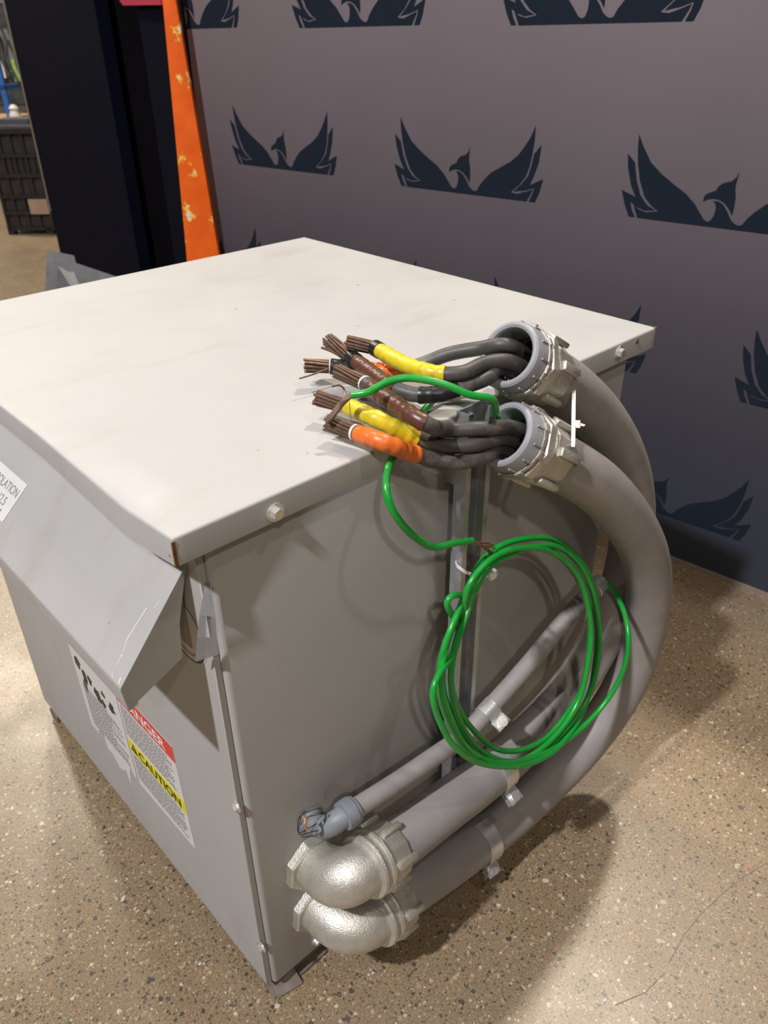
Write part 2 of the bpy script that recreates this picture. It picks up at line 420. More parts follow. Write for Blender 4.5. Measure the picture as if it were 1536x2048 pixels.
# bird emblem outlines, in the emblem's own (across, up) metres
def emblem_shapes():
    M_ = [(238,210),(270,290),(320,390),(380,460),(450,525),(520,585),(570,645),(605,705),(628,745),(648,760),(665,750),(678,715),(682,670),(674,640),(660,626),(690,628),(715,648),(740,690),(765,745),(790,772),(808,780),(825,775),(845,735),(880,690),(930,640),(1000,600),(1080,555),(1140,505),(1190,440),(1235,370),(1278,278),(1268,400),(1250,500),(1232,580),(1203,660),(1150,730),(1081,787),(1130,801),(1190,786),(1253,767),(1238,800),(1203,858),(290,745),(258,652),(290,690),(330,708),(392,701),(352,665),(312,610),(277,510),(254,400),(242,300)]
    L_ = [(195,335),(238,392),(258,500),(290,600),(333,665),(376,695),(320,697),(280,674),(243,643),(254,690),(276,741),(245,738),(215,660),(190,568),(266,612),(235,540),(207,430)]
    R_ = [(1322,425),(1300,560),(1260,670),(1228,735),(1333,688),(1300,800),(1268,865),(1222,860),(1250,803),(1264,756),(1190,774),(1106,781),(1165,727),(1217,665),(1245,580),(1264,494)]
    H_ = [(612,632),(614,600),(624,584),(645,571),(668,562),(680,530),(700,512),(740,500),(760,475),(772,440),(765,500),(763,545),(772,600),(772,660),(768,718),(748,676),(720,638),(690,617),(660,611),(632,618)]
    out = []
    for s in (M_, L_, R_, H_):
        p = []
        for x, y in s:
            q = at(740 + x / 3.84, 180 + y / 3.84, x=0)  # direction only
            d = q - CAM; t = (V(WDD, 0, 0) - CAM).dot(WN) / d.dot(WN); w = CAM + d * t
            p.append((-(w - V(WDD, 0, 0)).dot(DW) + 1.267, w.z - 0.950))
        out.append(p)
    return out
EMB = emblem_shapes()
def emblem(s0, z0):
    bm = bmesh.new()
    for p in EMB:
        vs = [bm.verts.new(W(s0 + a, z0 + b, 0.0012)) for a, b in p]
        for tri in tessellate_polygon([[V(a, b, 0) for a, b in p]]):
            bm.faces.new([vs[i] for i in tri])
    if s0 < -2.27: bmesh.ops.bisect_plane(bm, geom=bm.verts[:] + bm.edges[:] + bm.faces[:], plane_co=W(-2.275, 0), plane_no=DW, clear_outer=True)
    obj('bird_emblem', bm, 'emblem', wall, smooth=False)
for s in (-2.463, -1.683, -0.903): emblem(s, 1.373)
for s in (-2.043, -1.268, -0.508): emblem(s, 0.951)
for s in (-1.67, -0.90, -0.13): emblem(s, 0.540)
emblem(-2.45, 0.540)
emblem(-0.525, 0.140)

# dark booth side to the left of the banner: navy panels either side of an added black sheet that makes the dark band
P0 = V(1.432, 2.266, 0); PD = (V(1.96, 5.28, 0) - P0).normalized(); PN = V(-PD.y, PD.x, 0)
def Pn(s, z, e=0.0): return P0 + PD * s + PN * e + V(0, 0, z)
def slab(bm, s0, s1, z0, z1, e0, e1):
    poly_prism(bm, [Pn(s0, z0, e0), Pn(s1, z0, e0), Pn(s1, z1, e0), Pn(s0, z1, e0)], PN * (e1 - e0))
bm = bmesh.new(); slab(bm, -0.02, 0.46, 0, 2.6, 0.0, -0.06); slab(bm, 1.04, 2.96, 0, 2.6, 0.0, -0.06)
booth = tag(obj('wall_left', bm, 'navy', smooth=False), kind='structure')
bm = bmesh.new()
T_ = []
for i in range(37):                                                   # softly folded black sheet
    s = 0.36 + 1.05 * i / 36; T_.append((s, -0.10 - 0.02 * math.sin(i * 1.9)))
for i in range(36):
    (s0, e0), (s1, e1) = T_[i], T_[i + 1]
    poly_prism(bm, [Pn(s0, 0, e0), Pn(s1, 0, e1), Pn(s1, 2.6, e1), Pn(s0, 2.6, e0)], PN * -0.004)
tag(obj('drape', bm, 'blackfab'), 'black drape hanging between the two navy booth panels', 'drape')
bm = bmesh.new(); slab(bm, 2.96, 2.985, 0.30, 2.6, 0.004, -0.06)
tag(obj('trim_1', bm, 'edge', smooth=False), kind='structure')
# crimson card at the top of the booth side
bm = bmesh.new()
poly_prism(bm, [Pn(0.62, 1.47, .004), Pn(0.585, 1.455, .004), Pn(0.15, 1.447, .004), Pn(0.15, 1.62, .004), Pn(0.62, 1.62, .004)], PN * 0.012)
tag(obj('wall_card', bm, 'redcard', smooth=False), 'crimson card fixed to the dark navy panel at the top edge', 'card')

# far end of the warehouse
bm = bmesh.new(); box(bm, (-1, 11.5, 0), (8, 11.6, 5))
tag(obj('wall_far', bm, 'farwall', smooth=False), kind='structure')

# ================================================================== TRANSFORMER ENCLOSURE
LW, LD, LH = 0.90, 0.935, 0.9465         # lid width, depth, top height
BX, BY = 0.042, 0.021                    # body front and side planes
tr = thing('transformer', 'big light grey steel transformer enclosure with flat lid standing on the speckled floor', 'transformer', (0.45, 0.45, 0))

# lid: folded sheet with down-turned lips, dented at the near corner
bm = bmesh.new()
bmesh.ops.create_grid(bm, x_segments=60, y_segments=60, size=0.5)
for v in bm.verts: v.co = V((v.co.x + .5) * LW, (v.co.y + .5) * LD, LH)
lip = 0.034
bed = [e for e in bm.edges if e.is_boundary]
r = bmesh.ops.extrude_edge_only(bm, edges=bed)
nv = [g for g in r['geom'] if isinstance(g, bmesh.types.BMVert)]
for v in nv: v.co.z -= lip
r2 = bmesh.ops.extrude_edge_only(bm, edges=[e for e in bm.edges if e.is_boundary])
for v in [g for g in r2['geom'] if isinstance(g, bmesh.types.BMVert)]:
    v.co.x = min(max(v.co.x, 0.012), LW - 0.012); v.co.y = min(max(v.co.y, 0.012), LD - 0.012)
corner_e = [e for e in bm.edges if len(e.link_faces) == 2 and e.calc_face_angle(0) > 1.2]
bmesh.ops.bevel(bm, geom=corner_e, offset=0.0032, segments=3, profile=0.5, affect='EDGES')
for v in bm.verts:                                                    # dent along the front edge near the corner
    if v.co.y < 0.33:
        k = max(0.0, 1 - abs(v.co.y - 0.10) / 0.22) if v.co.y > 0.10 else max(0.0, (v.co.y + 0.0) / 0.10)
        w = max(0.0, 1 - v.co.x / 0.040)
        v.co.z -= 0.010 * k * w
        if v.co.z < LH - 0.02 and v.co.x < 0.03: v.co.x -= 0.004 * k
lid = obj('lid', bm, 'paint', tr, sharp=50)
bm = bmesh.new()                                                      # rust at the split lid corner
poly_prism(bm, [V(-.0012, -.0006, LH - .004), V(-.0012, .0009, LH - .004), V(-.0012, .0015, LH - lip), V(-.0012, -.0006, LH - lip)], (0.004, 0, 0))
tag(obj('rusted_corner', bm, 'rust', lid), 'rusty split edge of the lid corner')
bm = bmesh.new(); lathe(bm, (LW - .002, .003, LH - .003), (0, 0, 1), [(0, .004), (.0025, .004), (.0035, .0025)], 10)
obj('corner_wear', bm, 'rust', lid)

def hex_bolt(name, o, d, r, par):
    bm = bmesh.new()
    lathe(bm, o, d, [(0, r * 1.45), (.0018, r * 1.45), (.0018, r * 1.4)], 28)
    lathe(bm, o, d, [(.0018, r), (.007, r), (.0082, r * .86)], 6, 0.4)
    return obj(name, bm, 'zinc_bright', par, sharp=30)
for q in ((550, 1024), (1238, 705)): hex_bolt('lid_bolt', at(*q, y=-0.0005), (0, -1, 0), 0.0078, lid)
bm = bmesh.new(); lathe(bm, at(1274, 683, y=0.0), (0, -1, 0), [(0, .004), (.001, .004)], 14); obj('lid_hole', bm, 'rust', lid)

# body: right side panel wraps the near corner; separate front panel
bm = bmesh.new(); box(bm, (BX + .004, BY, 0.030), (0.862, 0.60, LH - .012), 0.007, 3)
obj('side_panel', bm, 'paint', tr)
bm = bmesh.new(); box(bm, (BX + .008, 0.58, 0.030), (0.858, 0.912, LH - .012), 0.004, 2)
obj('rear_body', bm, 'paint', tr)
bm = bmesh.new(); box(bm, (BX - .006, 0.0285, 0.034), (BX + .0035, 0.918, LH - .036), 0.0012, 1)
front = obj('front_panel', bm, 'paint', tr)
FX = BX - .006
for q in ((475, 1612), (525, 1893)): hex_bolt('panel_screw', at(*q, x=FX), (-1, 0, 0), 0.0062, front)
hex_bolt('panel_screw', at(632, 1880, y=BY), (0, -1, 0), 0.0062, bpy.data.objects['side_panel'])

# base frame with foot tabs
bm = bmesh.new()
box(bm, (BX + .010, BY + .008, 0.006), (0.85, 0.905, 0.036), 0.002, 1)
box(bm, (BX - .002, BY - .004, 0.0), (BX + .11, BY + .03, 0.005), 0.001, 1)
obj('base_frame', bm, 'paint_dirty', tr)
bm = bmesh.new()
t_ = [at(536, 1952, z=.02), at(556, 1996, z=.003), at(606, 1966, z=.003), at(585, 1930, z=.02)]
poly_prism(bm, t_, (0.002, 0.002, -.003))
obj('foot_tab', bm, 'paint_dirty', tr)
for y in (0.86,):
    bm = bmesh.new(); box(bm, (BX - .006, y, 0.0), (BX + .05, y + .04, 0.02), .002, 1); obj('foot_tab', bm, 'paint_dirty', tr)

# rain hood over the front louvre: sloped plate, lower lip, end plates, open underneath
HA, HB = V(.040, 0, .880), V(-.068, 0, .755)
HE = (HB - HA).normalized(); HN = V(HE.z, 0, -HE.x)                   # HN points out and up
if HN.x > 0: HN = -HN
y0, y1 = 0.050, 0.890
hood = thing('rain_hood', None, None, (0, 0.45, 0.82))
hood.parent = tr; hood.matrix_parent_inverse = tr.matrix_world.inverted()
for k in ('label', 'category'):
    if k in hood: del hood[k]
bm = bmesh.new()
prof = [HA, HB, V(-.0645, 0, .719), V(-.052, 0, .7215)]
th = 0.0018
inner = [HA - HN * th, HB + V(.0022, 0, -.001), V(-.0622, 0, .7205), V(-.052, 0, .7235)]
ring = prof + inner[::-1]
poly_prism(bm, [V(p.x, y0, p.z) for p in ring], (0, y1 - y0, 0))
be = [e for e in bm.edges if abs(e.verts[0].co.y - e.verts[1].co.y) > .1 and (e.verts[0].co - V(HB.x, e.verts[0].co.y, HB.z)).length < .0005]
bmesh.ops.bevel(bm, geom=be, offset=.003, segments=3, profile=.5, affect='EDGES')
obj('sloped_plate', bm, 'paint', hood, sharp=35)
side = [V(.034, 0, .872), V(-.066, 0, .7555), V(-.0632, 0, .7205), V(.010, 0, .7525), V(.014, 0, .80)]
for y in (y0 + .0004, y1 - .0024):
    bm = bmesh.new(); poly_prism(bm, [V(p.x, y, p.z) for p in side], (0, .002, 0)); obj('end_plate', bm, 'paint', hood, smooth=False)
bm = bmesh.new(); box(bm, (FX - .0016, 0.075, 0.735), (FX - .0001, 0.875, 0.868)); obj('louvre_opening', bm, 'cavity', hood, smooth=False)  # flat plate under the hood, darker than the paint
# worn bright scratches along the near edge of the hood
def hp(y, t, e=0.0): return HA + HE * t + V(0, y, 0) + HN * e
bm = bmesh.new()
for a, b_, w in (((.074, .075), (.079, .118), .0012), ((.0785, .118), (.073, .137), .0010), ((.0745, .13), (.0735, .149), .0008), ((.060, .060), (.0625, .07), .0008), ((.058, .155), (.056, .162), .0016), ((.075, .158), (.069, .1625), .0012)):
    p, q = hp(*a, .0004), hp(*b_, .0004); s_ = V(0, w / 2, 0)
    bm.faces.new([bm.verts.new(x) for x in (p - s_, q - s_, q + s_, p + s_)])
tag(obj('scratches', bm, 'nylon', hood, smooth=False), 'pale scratches near the hood corner')
# paper label on the hood
lab = None
bm = bmesh.new()
A, Bq = V(*hp(.4235, .0615)), V(*hp(.4375, .1265))
uy = (hp(.52, .0620) - hp(.4235, .0615)).normalized(); n_ = HN
w_ = 0.135
vv = (Bq - A)
poly_prism(bm, [A + n_ * .0003, A + uy * w_ + n_ * .0003, Bq + uy * w_ + n_ * .0003, Bq + n_ * .0003], n_ * .0004)
lab = obj('paper_label', bm, 'paper', hood, smooth=False)
vdir = -vv.normalized(); udir = -uy
bm = text_bm('ISOLATION', A + vv * .40 + uy * .006, udir, vdir, .0200, 'RIGHT', .006, .80, .0009); obj('lettering', bm, 'ink', lab, smooth=False)
bm = text_bm('112.5', A + vv * .72 + uy * .022, udir, vdir, .0200, 'RIGHT', .006, .80, .0009); obj('lettering', bm, 'ink', lab, smooth=False)
bm = bmesh.new(); quad(bm, A + vv * .8 + uy * .008, uy, -vv.normalized(), .012, .016, -.010, 0, n_, .0009); obj('lettering', bm, 'ink', lab, smooth=False)

# sheet-metal clip in the gap between the hood and the near edge
bm = bmesh.new()
def clip_pt(px, py, x): return at(px, py, x=x)
L_ = [(408, 1163, .034), (407, 1185, .030), (399, 1230, .022), (394, 1275, .018), (390, 1323, .018)]
R_ = [(421, 1166, .034), (424, 1190, .032), (431, 1235, .030), (434, 1275, .030), (438, 1309, .030)]
rows = []
for (lx, ly, lX), (rx, ry, rX) in zip(L_, R_):
    a, b_ = clip_pt(lx, ly, lX), clip_pt(rx, ry, rX)
    rows.append([a, a.lerp(b_, .42), a.lerp(b_, .72), b_])
tv = [[bm.verts.new(p) for p in rw] for rw in rows]
for i in range(4):
    for k in range(3):
        if k == 1 and i in (2,): continue                               # the slot
        bm.faces.new((tv[i][k], tv[i][k + 1], tv[i + 1][k + 1], tv[i + 1][k]))
bmesh.ops.solidify(bm, geom=bm.faces[:], thickness=0.0018)
clip = obj('slotted_clip', bm, 'paint', tr, smooth=False)

# stickers on the front panel (u runs right = -y, v runs up)
U_, V_, N_ = V(0, -1, 0), V(0, 0, 1), V(-1, 0, 0)
O = V(FX - .0002, 0, 0)
def sticker_quad(bm, ya, yb, za, zb, e, mi=0): quad(bm, O, V(0, 1, 0), V_, ya, yb, za, zb, N_, e, mi)
bm = bmesh.new(); poly_prism(bm, [O + V(0, .396, .203), O + V(0, .2035, .2105), O + V(0, .208, .4535), O + V(0, .400, .452)], (-.0004, 0, 0))
dl = tag(obj('danger_label', bm, 'paper', front, smooth=False), 'white danger and caution sticker with red and yellow bands')
bm = bmesh.new(); poly_prism(bm, [O + V(-.0004, .399, .414), O + V(-.0004, .2075, .4165), O + V(-.0004, .2080, .4535), O + V(-.0004, .400, .452)], (-.0002, 0, 0)); rb = obj('red_band', bm, 'ink_red', dl, smooth=False)
bm = bmesh.new(); poly_prism(bm, [O + V(-.0004, .3975, .2935), O + V(-.0004, .2055, .2955), O + V(-.0004, .206, .328), O + V(-.0004, .398, .325)], (-.0002, 0, 0)); yb = obj('yellow_band', bm, 'ink_yellow', dl, smooth=False)
bm = text_bm('DANGER', O + V(0, .378, .4225), U_, V_, .0315, 'LEFT', .022, 1.12, .0009); obj('lettering', bm, 'ink_white', rb, smooth=False)
bm = text_bm('CAUTION', O + V(0, .362, .3000), U_, V_, .0290, 'LEFT', .022, 1.08, .0009); obj('lettering', bm, 'ink_black', yb, smooth=False)
bm = bmesh.new(); ty, tz = .378, .2995                                  # warning triangle with an exclamation bar
bm.faces.new([bm.verts.new(O + V(-.0009, ty + a, tz + b_)) for a, b_ in ((.0125, 0), (-.0125, 0), (0, .0225))])
obj('warning_triangle', bm, 'ink_black', yb, smooth=False)
bm = bmesh.new(); quad(bm, O, V(0, 1, 0), V_, ty - .0012, ty + .0012, tz + .008, tz + .017, N_, .0012); quad(bm, O, V(0, 1, 0), V_, ty - .0012, ty + .0012, tz + .004, tz + .0065, N_, .0012)
obj('warning_mark', bm, 'ink_yellow', yb, smooth=False)
def fine_print(par, ya, yb_, za, zb, dz, ragged=0.2, wmin=.004, wmax=.013):
    bm = bmesh.new(); z = zb
    while z > za:
        y = yb_; end = ya + (yb_ - ya) * (random.random() * ragged if random.random() < .5 else 0)
        while y > end + wmax:
            w = random.uniform(wmin, wmax)
            quad(bm, O, V(0, 1, 0), V_, y - w, y, z, z + dz * .42, N_, .0008); y -= w + .0025
        z -= dz
    tag(obj('fine_print', bm, 'ink', par, smooth=False), kind='stuff')
fine_print(dl, .216, .392, .336, .406, .0058)
fine_print(dl, .214, .390, .219, .288, .0058)
# torn data sticker beside it, with dark printed blotches
bm = bmesh.new(); random.seed(5)
torn = [(.590, .425), (.404, .425), (.404, .213), (.413, .205), (.425, .222), (.436, .196), (.448, .149), (.455, .188), (.470, .176), (.487, .168), (.508, .190), (.528, .186), (.530, .225), (.552, .222), (.556, .205), (.590, .205)]
poly_prism(bm, [O + V(0, y, z) for y, z in torn], (-.0003, 0, 0))
tl = tag(obj('torn_label', bm, 'paper', front, smooth=False), 'torn white sticker with dark printed blotches')
bm = bmesh.new()
for cy_, cz_, w, h in ((.565, .385, .02, .022), (.545, .365, .022, .03), (.522, .372, .016, .02), (.500, .350, .02, .03), (.478, .345, .016, .018), (.585 - .03, .335, .012, .03), (.47, .375, .014, .012), (.44, .36, .02, .022)):
    pts = []
    for k in range(11):
        a = 2 * math.pi * k / 11; rr = random.uniform(.55, 1.1); pts.append(O + V(-.0006, cy_ + math.cos(a) * w * rr * .7, cz_ + math.sin(a) * h * rr * .7))
    bm.faces.new([bm.verts.new(p) for p in pts])
obj('dark_print', bm, 'ink_green', tl, smooth=False)
fine_print(tl, .415, .57, .222, .33, .0052, .35, .003, .010)
# round cream sticker by the clip
bm = bmesh.new(); cc = O + V(0, .090, .757)
lathe(bm, cc, N_, [(0, .050), (.0003, .050)], 48); rs = obj('round_sticker', bm, 'cream', front)
bm = bmesh.new(); lathe(bm, cc, N_, [(.0004, .0475), (.0005, .0475), (.0005, .0445), (.0004, .0445)], 48, closed=True); obj('printed_ring', bm, 'ink_green', rs)
bm = bmesh.new()
for k in range(26):
    a = -2.6 + k * .085; p = cc + V(-.0005, math.cos(a) * .036, math.sin(a) * .036)
    t_ = V(0, -math.sin(a), math.cos(a)); n2 = V(0, math.cos(a), math.sin(a))
    quad(bm, p, t_, n2, -.0011, .0011, -.002, .002, N_, .0001)
obj('lettering', bm, 'ink', rs, smooth=False)

# ================================================================== STRUT CHANNEL
st = thing('strut_channel', 'upright galvanised strut channel bolted down the side of the grey enclosure', 'strut', (.437, BY, .03))
SX, SY0, SY1 = .437, -.0225, -.0012
def strut_profile():
    w = .025; t = .0026; lipw = .0095; ret = .0075
    o_ = [(-w, SY1), (w, SY1), (w, SY0), (w - lipw, SY0), (w - lipw, SY0 + ret), (w - lipw + t, SY0 + ret), (w - lipw + t, SY0 + t), (w - t, SY0 + t), (w - t, SY1 - t),
          (-w + t, SY1 - t), (-w + t, SY0 + t), (-w + lipw - t, SY0 + t), (-w + lipw - t, SY0 + ret), (-w + lipw, SY0 + ret), (-w + lipw, SY0), (-w, SY0)]
    return [V(SX + x, y, .045) for x, y in o_]
bm = bmesh.new(); poly_prism(bm, strut_profile(), (0, 0, .953 - .045))
obj('channel', bm, 'strut', st, smooth=False)
for z in (.10, .50, .86):
    bm = bmesh.new(); box(bm, (SX - .02, SY1, z - .02), (SX + .02, BY, z + .02)); obj('spacer', bm, 'strut', st, smooth=False)

# ================================================================== FLEXIBLE CONDUITS
RC = .0400
def conduit_path(spec, smooth_n=6):
    pts = [at(x, y, y=v) for x, y, v in spec]
    p = spline(pts, 10); p = arc_resample(p, 90)
    return smooth_path(p, smooth_n)
FSPEC = [(757,1828,-.062),(810,1785,-.06),(900,1725,-.06),(1000,1650,-.065),(1100,1560,-.075),(1180,1475,-.085),(1245,1380,-.10),(1283,1280,-.11),(1297,1190,-.115),(1290,1110,-.115),(1248,1030,-.108),(1188,966,-.094),(1128,930,-.079),(1072,901,-.066)]
RSPEC = [(737,1728,-.062),(790,1690,-.06),(880,1620,-.06),(972,1551,-.06),(1080,1450,-.055),(1160,1350,-.05),(1215,1250,-.045),(1250,1150,-.04),(1265,1060,-.035),(1262,980,-.03),(1240,905,-.028),(1200,838,-.025),(1150,788,-.022),(1108,758,-.020),(1070,738,-.018)]
PF, PR = conduit_path(FSPEC), conduit_path(RSPEC)

def end_connector(par, p, d, s=1.0):
    """p: where the jacket ends, d: direction out of the conduit. Returns the mouth point."""
    p = Vector(p); d = Vector(d).normalized(); x, y, d = axis_frame(d)
    # compression nut with lugs
    c = thing('end_fitting', None, None, p); c.parent = par; c.matrix_parent_inverse = par.matrix_world.inverted()
    bm = bmesh.new()
    lathe(bm, p, d, [(-.030, .0405), (-.030, .0432), (-.026, .0445), (.000, .0460), (.010, .0470), (.012, .0455), (.012, .036)], 10, .2, caps=False)
    nut = obj('compression_nut', bm, 'zinc', c, sharp=18)
    for k in range(6):
        a = .35 + k * math.pi / 3; rd = x * math.cos(a) + y * math.sin(a); tg = x * -math.sin(a) + y * math.cos(a)
        t = bmesh.new(); o_ = p + rd * .0435
        pts = [o_ - d * .034 - tg * .005, o_ - d * .034 + tg * .005, o_ + d * .008 + tg * .0065, o_ + d * .008 - tg * .0065]
        poly_prism(t, pts, rd * .0080); bmesh.ops.bevel(t, geom=t.edges[:], offset=.0022, segments=2, profile=.5, affect='EDGES')
        obj('lug', t, 'zinc', nut, sharp=30)
    bm = bmesh.new()
    lathe(bm, p, d, [(.012, .042), (.014, .0465), (.018, .0475), (.021, .0455), (.021, .036)], 40, caps=False)
    obj('sealing_ring', bm, 'zinc', c, sharp=25)
    bm = bmesh.new()
    t = bmesh.new(); lathe(t, p, d, [(.021, .036), (.021, .0490), (.0225, .0515), (.034, .0515), (.0355, .0490), (.0355, .036)], 8, .1, caps=False); merge(bm, t)
    obj('hex_body', bm, 'zinc', c, sharp=25)
    bm = bmesh.new(); pr = []
    for i in range(5): pr += [(.0355 + i * .0024, .0410), (.0367 + i * .0024, .0428)]
    lathe(bm, p, d, [(.034, .0410)] + pr + [(.048, .0410), (.048, .0362), (.034, .0362)], 40, closed=True)
    obj('thread', bm, 'zinc', c, sharp=25)
    bm = bmesh.new(); lathe(bm, p, d, [(.040, .0425), (.040, .0478), (.0445, .0478), (.0445, .0425)], 40, closed=True)
    for k in range(8):
        a = k * math.pi / 4; rd = x * math.cos(a) + y * math.sin(a); tg = x * -math.sin(a) + y * math.cos(a)
        o_ = p + rd * .0460 + d * .0395; poly_prism(bm, [o_ - tg * .006, o_ + tg * .006, o_ + tg * .005 + rd * .004, o_ - tg * .005 + rd * .004], d * .0055)
    obj('locknut', bm, 'zinc', c, sharp=25)
    bm = bmesh.new()
    lathe(bm, p, d, [(.0450, .0350), (.0450, .0450), (.0462, .0458), (.0600, .0451), (.0665, .0438), (.0690, .0412), (.0695, .0390), (.0680, .0358), (.0640, .0340), (.0300, .0335), (.0300, .0350)], 56, closed=True)
    for k in range(12):
        a = k * math.pi / 6 + .2; rd = x * math.cos(a) + y * math.sin(a); tg = x * -math.sin(a) + y * math.cos(a)
        o_ = p + rd * .0441 + d * .0465; poly_prism(bm, [o_ - tg * .0014, o_ + tg * .0014, o_ + tg * .0012 + rd * .0034, o_ - tg * .0012 + rd * .0034], d * .012)
    obj('bushing', bm, 'bushing', c, sharp=30)
    return p + d * .069

def elbow_connector(par, flange, end, d, r_tube=.0440):
    """from the flange on the box side (heading -y) round to the jacket start (heading d)"""
    flange, end, d = Vector(flange), Vector(end), Vector(d).normalized()
    c = thing('elbow_fitting', None, None, flange); c.parent = par; c.matrix_parent_inverse = par.matrix_world.inverted()
    bm = bmesh.new()
    lathe(bm, flange, (0, -1, 0), [(0, .050), (.002, .0525), (.013, .0525), (.016, .050), (.016, .030)], 8, .25)
    obj('flange_nut', bm, 'zinc', c, sharp=22)
    a = flange + V(0, -.010, 0); e = end
    h1 = a + V(0, -1, 0) * .052; h2 = e - d * .048
    path = []
    for i in range(25):
        t = i / 24; path.append(a * (1 - t) ** 3 + h1 * 3 * t * (1 - t) ** 2 + h2 * 3 * t * t * (1 - t) + e * t ** 3)
    bm = bmesh.new(); tube(bm, path, lambda t: .0400 + .0025 * math.sin(math.pi * t), 40)
    obj('elbow_body', bm, 'zinc', c, sharp=50)
    bm = bmesh.new()
    lathe(bm, e - d * .012, d, [(0, .043), (.001, .0485), (.005, .0500), (.009, .0485), (.0095, .0470), (.016, .0470), (.017, .0500), (.021, .0510), (.025, .0495), (.0255, .041)], 48)
    obj('collar', bm, 'zinc', c, sharp=25)
    p = e + d * .014; x, y, d = axis_frame(d)
    bm = bmesh.new()
    lathe(bm, p, d, [(-.001, .043), (0, .0495), (.026, .0480), (.034, .0465), (.036, .0415)], 12, .1)
    nut = obj('compression_nut', bm, 'zinc', c, sharp=20)
    for k in range(6):
        an = .6 + k * math.pi / 3; rd = x * math.cos(an) + y * math.sin(an); tg = x * -math.sin(an) + y * math.cos(an)
        t = bmesh.new(); o_ = p + rd * .0455
        poly_prism(t, [o_ + d * .002 - tg * .006, o_ + d * .002 + tg * .006, o_ + d * .040 + tg * .005, o_ + d * .040 - tg * .005], rd * .0085)
        bmesh.ops.bevel(t, geom=t.edges[:], offset=.002, segments=2, profile=.5, affect='EDGES')
        obj('lug', t, 'zinc', nut, sharp=30)

def big_conduit(label, path, flange):
    t = thing('flexible_conduit', label, 'conduit', path[0])
    bm = bmesh.new(); tube(bm, path, RC, 40, caps=False); obj('jacket', bm, 'jacket', t, sharp=60)
    bm = bmesh.new(); tube(bm, path[-16:], .0355, 32, caps=False); obj('inner_liner', bm, 'liner', t, sharp=60)  # black tube added inside the mouth end, so it looks unlit
    d0 = (path[3] - path[0]).normalized()
    elbow_connector(t, flange, path[0], d0)
    d1 = (path[-1] - path[-5]).normalized()
    return t, d1, end_connector(t, path[-1], d1)
cF, dF, mouthF = big_conduit('thick grey flexible conduit curling from the lower elbow to the fitting nearer the viewer', PF, at(632, 1800, y=BY))
cR, dR, mouthR = big_conduit('thick grey flexible conduit curling from the upper elbow to the topmost fitting above the lid', PR, at(622, 1713, y=BY))
print('MOUTHS', mouthF, dF, mouthR, dR)

# small conduit with its plastic elbow
SSPEC = [(695,1627,-.028),(800,1560,-.034),(880,1505,-.038),(925,1474,-.040),(985,1410,-.043),(1060,1325,-.045),(1130,1240,-.045),(1190,1176,-.045)]
PS = smooth_path(arc_resample(spline([at(x, y, y=v) for x, y, v in SSPEC], 10), 60), 2)
tS = thing('small_conduit', 'thin grey conduit rising from the small plastic elbow above the two zinc elbows', 'conduit', PS[0])
bm = bmesh.new(); tube(bm, PS, .0152, 24); obj('jacket', bm, 'jacket', tS, sharp=60)
sf = at(620, 1640, y=BY); d0 = (PS[3] - PS[0]).normalized(); e = PS[0]
sel = thing('elbow_fitting', None, None, sf); sel.parent = tS; sel.matrix_parent_inverse = tS.matrix_world.inverted()
path = []
a = sf; h1 = a + V(0, -1, 0) * .034; h2 = e - d0 * .03
for i in range(17):
    t = i / 16; path.append(a * (1 - t) ** 3 + h1 * 3 * t * (1 - t) ** 2 + h2 * 3 * t * t * (1 - t) + e * t ** 3)
bm = bmesh.new(); tube(bm, path, .0165, 24); obj('elbow_body', bm, 'smallelbow', sel, sharp=60)
bm = bmesh.new(); lathe(bm, e - d0 * .010, d0, [(0, .0165), (.001, .0215), (.008, .0222), (.018, .0222), (.020, .0205), (.024, .0200), (.025, .0155)], 28); obj('collar', bm, 'smallelbow', sel, sharp=25)
bm = bmesh.new(); lathe(bm, sf, (0, -1, 0), [(0, .020), (.006, .0205), (.008, .0175)], 28); obj('flange_nut', bm, 'smallelbow', sel, sharp=25)
bm = bmesh.new(); dE = (PS[-1] - PS[-4]).normalized()
lathe(bm, PS[-1], dE, [(-.004, .0165), (-.003, .0175), (.014, .0175), (.016, .0150), (.020, .0145), (.021, .008)], 24); obj('end_coupling', bm, 'zinc_bright', tS, sharp=25)
random.seed(3)
for k in range(3):                                                     # tape shreds and stray copper at the small elbow
    bm = bmesh.new(); c0 = at(618, 1640, y=-.004); pts = []
    for i in range(13):
        an = i / 12 * 5.6 + k * 1.7; rr = .020 + .003 * math.sin(i * 1.7 + k)
        pts.append(c0 + V(math.cos(an) * rr, -.006 + .009 * math.sin(an * .5 + k), math.sin(an) * rr))
    tube(bm, spline(pts, 4), .0006, 6); obj('tie_wire', bm, 'blacktape', sel)
bm = bmesh.new(); pts = [at(607, 1634, y=-.012), at(611, 1640, y=-.018), at(610, 1650, y=-.022), at(616, 1660, y=-.020)]
tube(bm, spline(pts, 5), lambda t: .003 - .001 * t, 8); tag(obj('copper_scrap', bm, 'copper_cut', sel), 'bright copper stub')

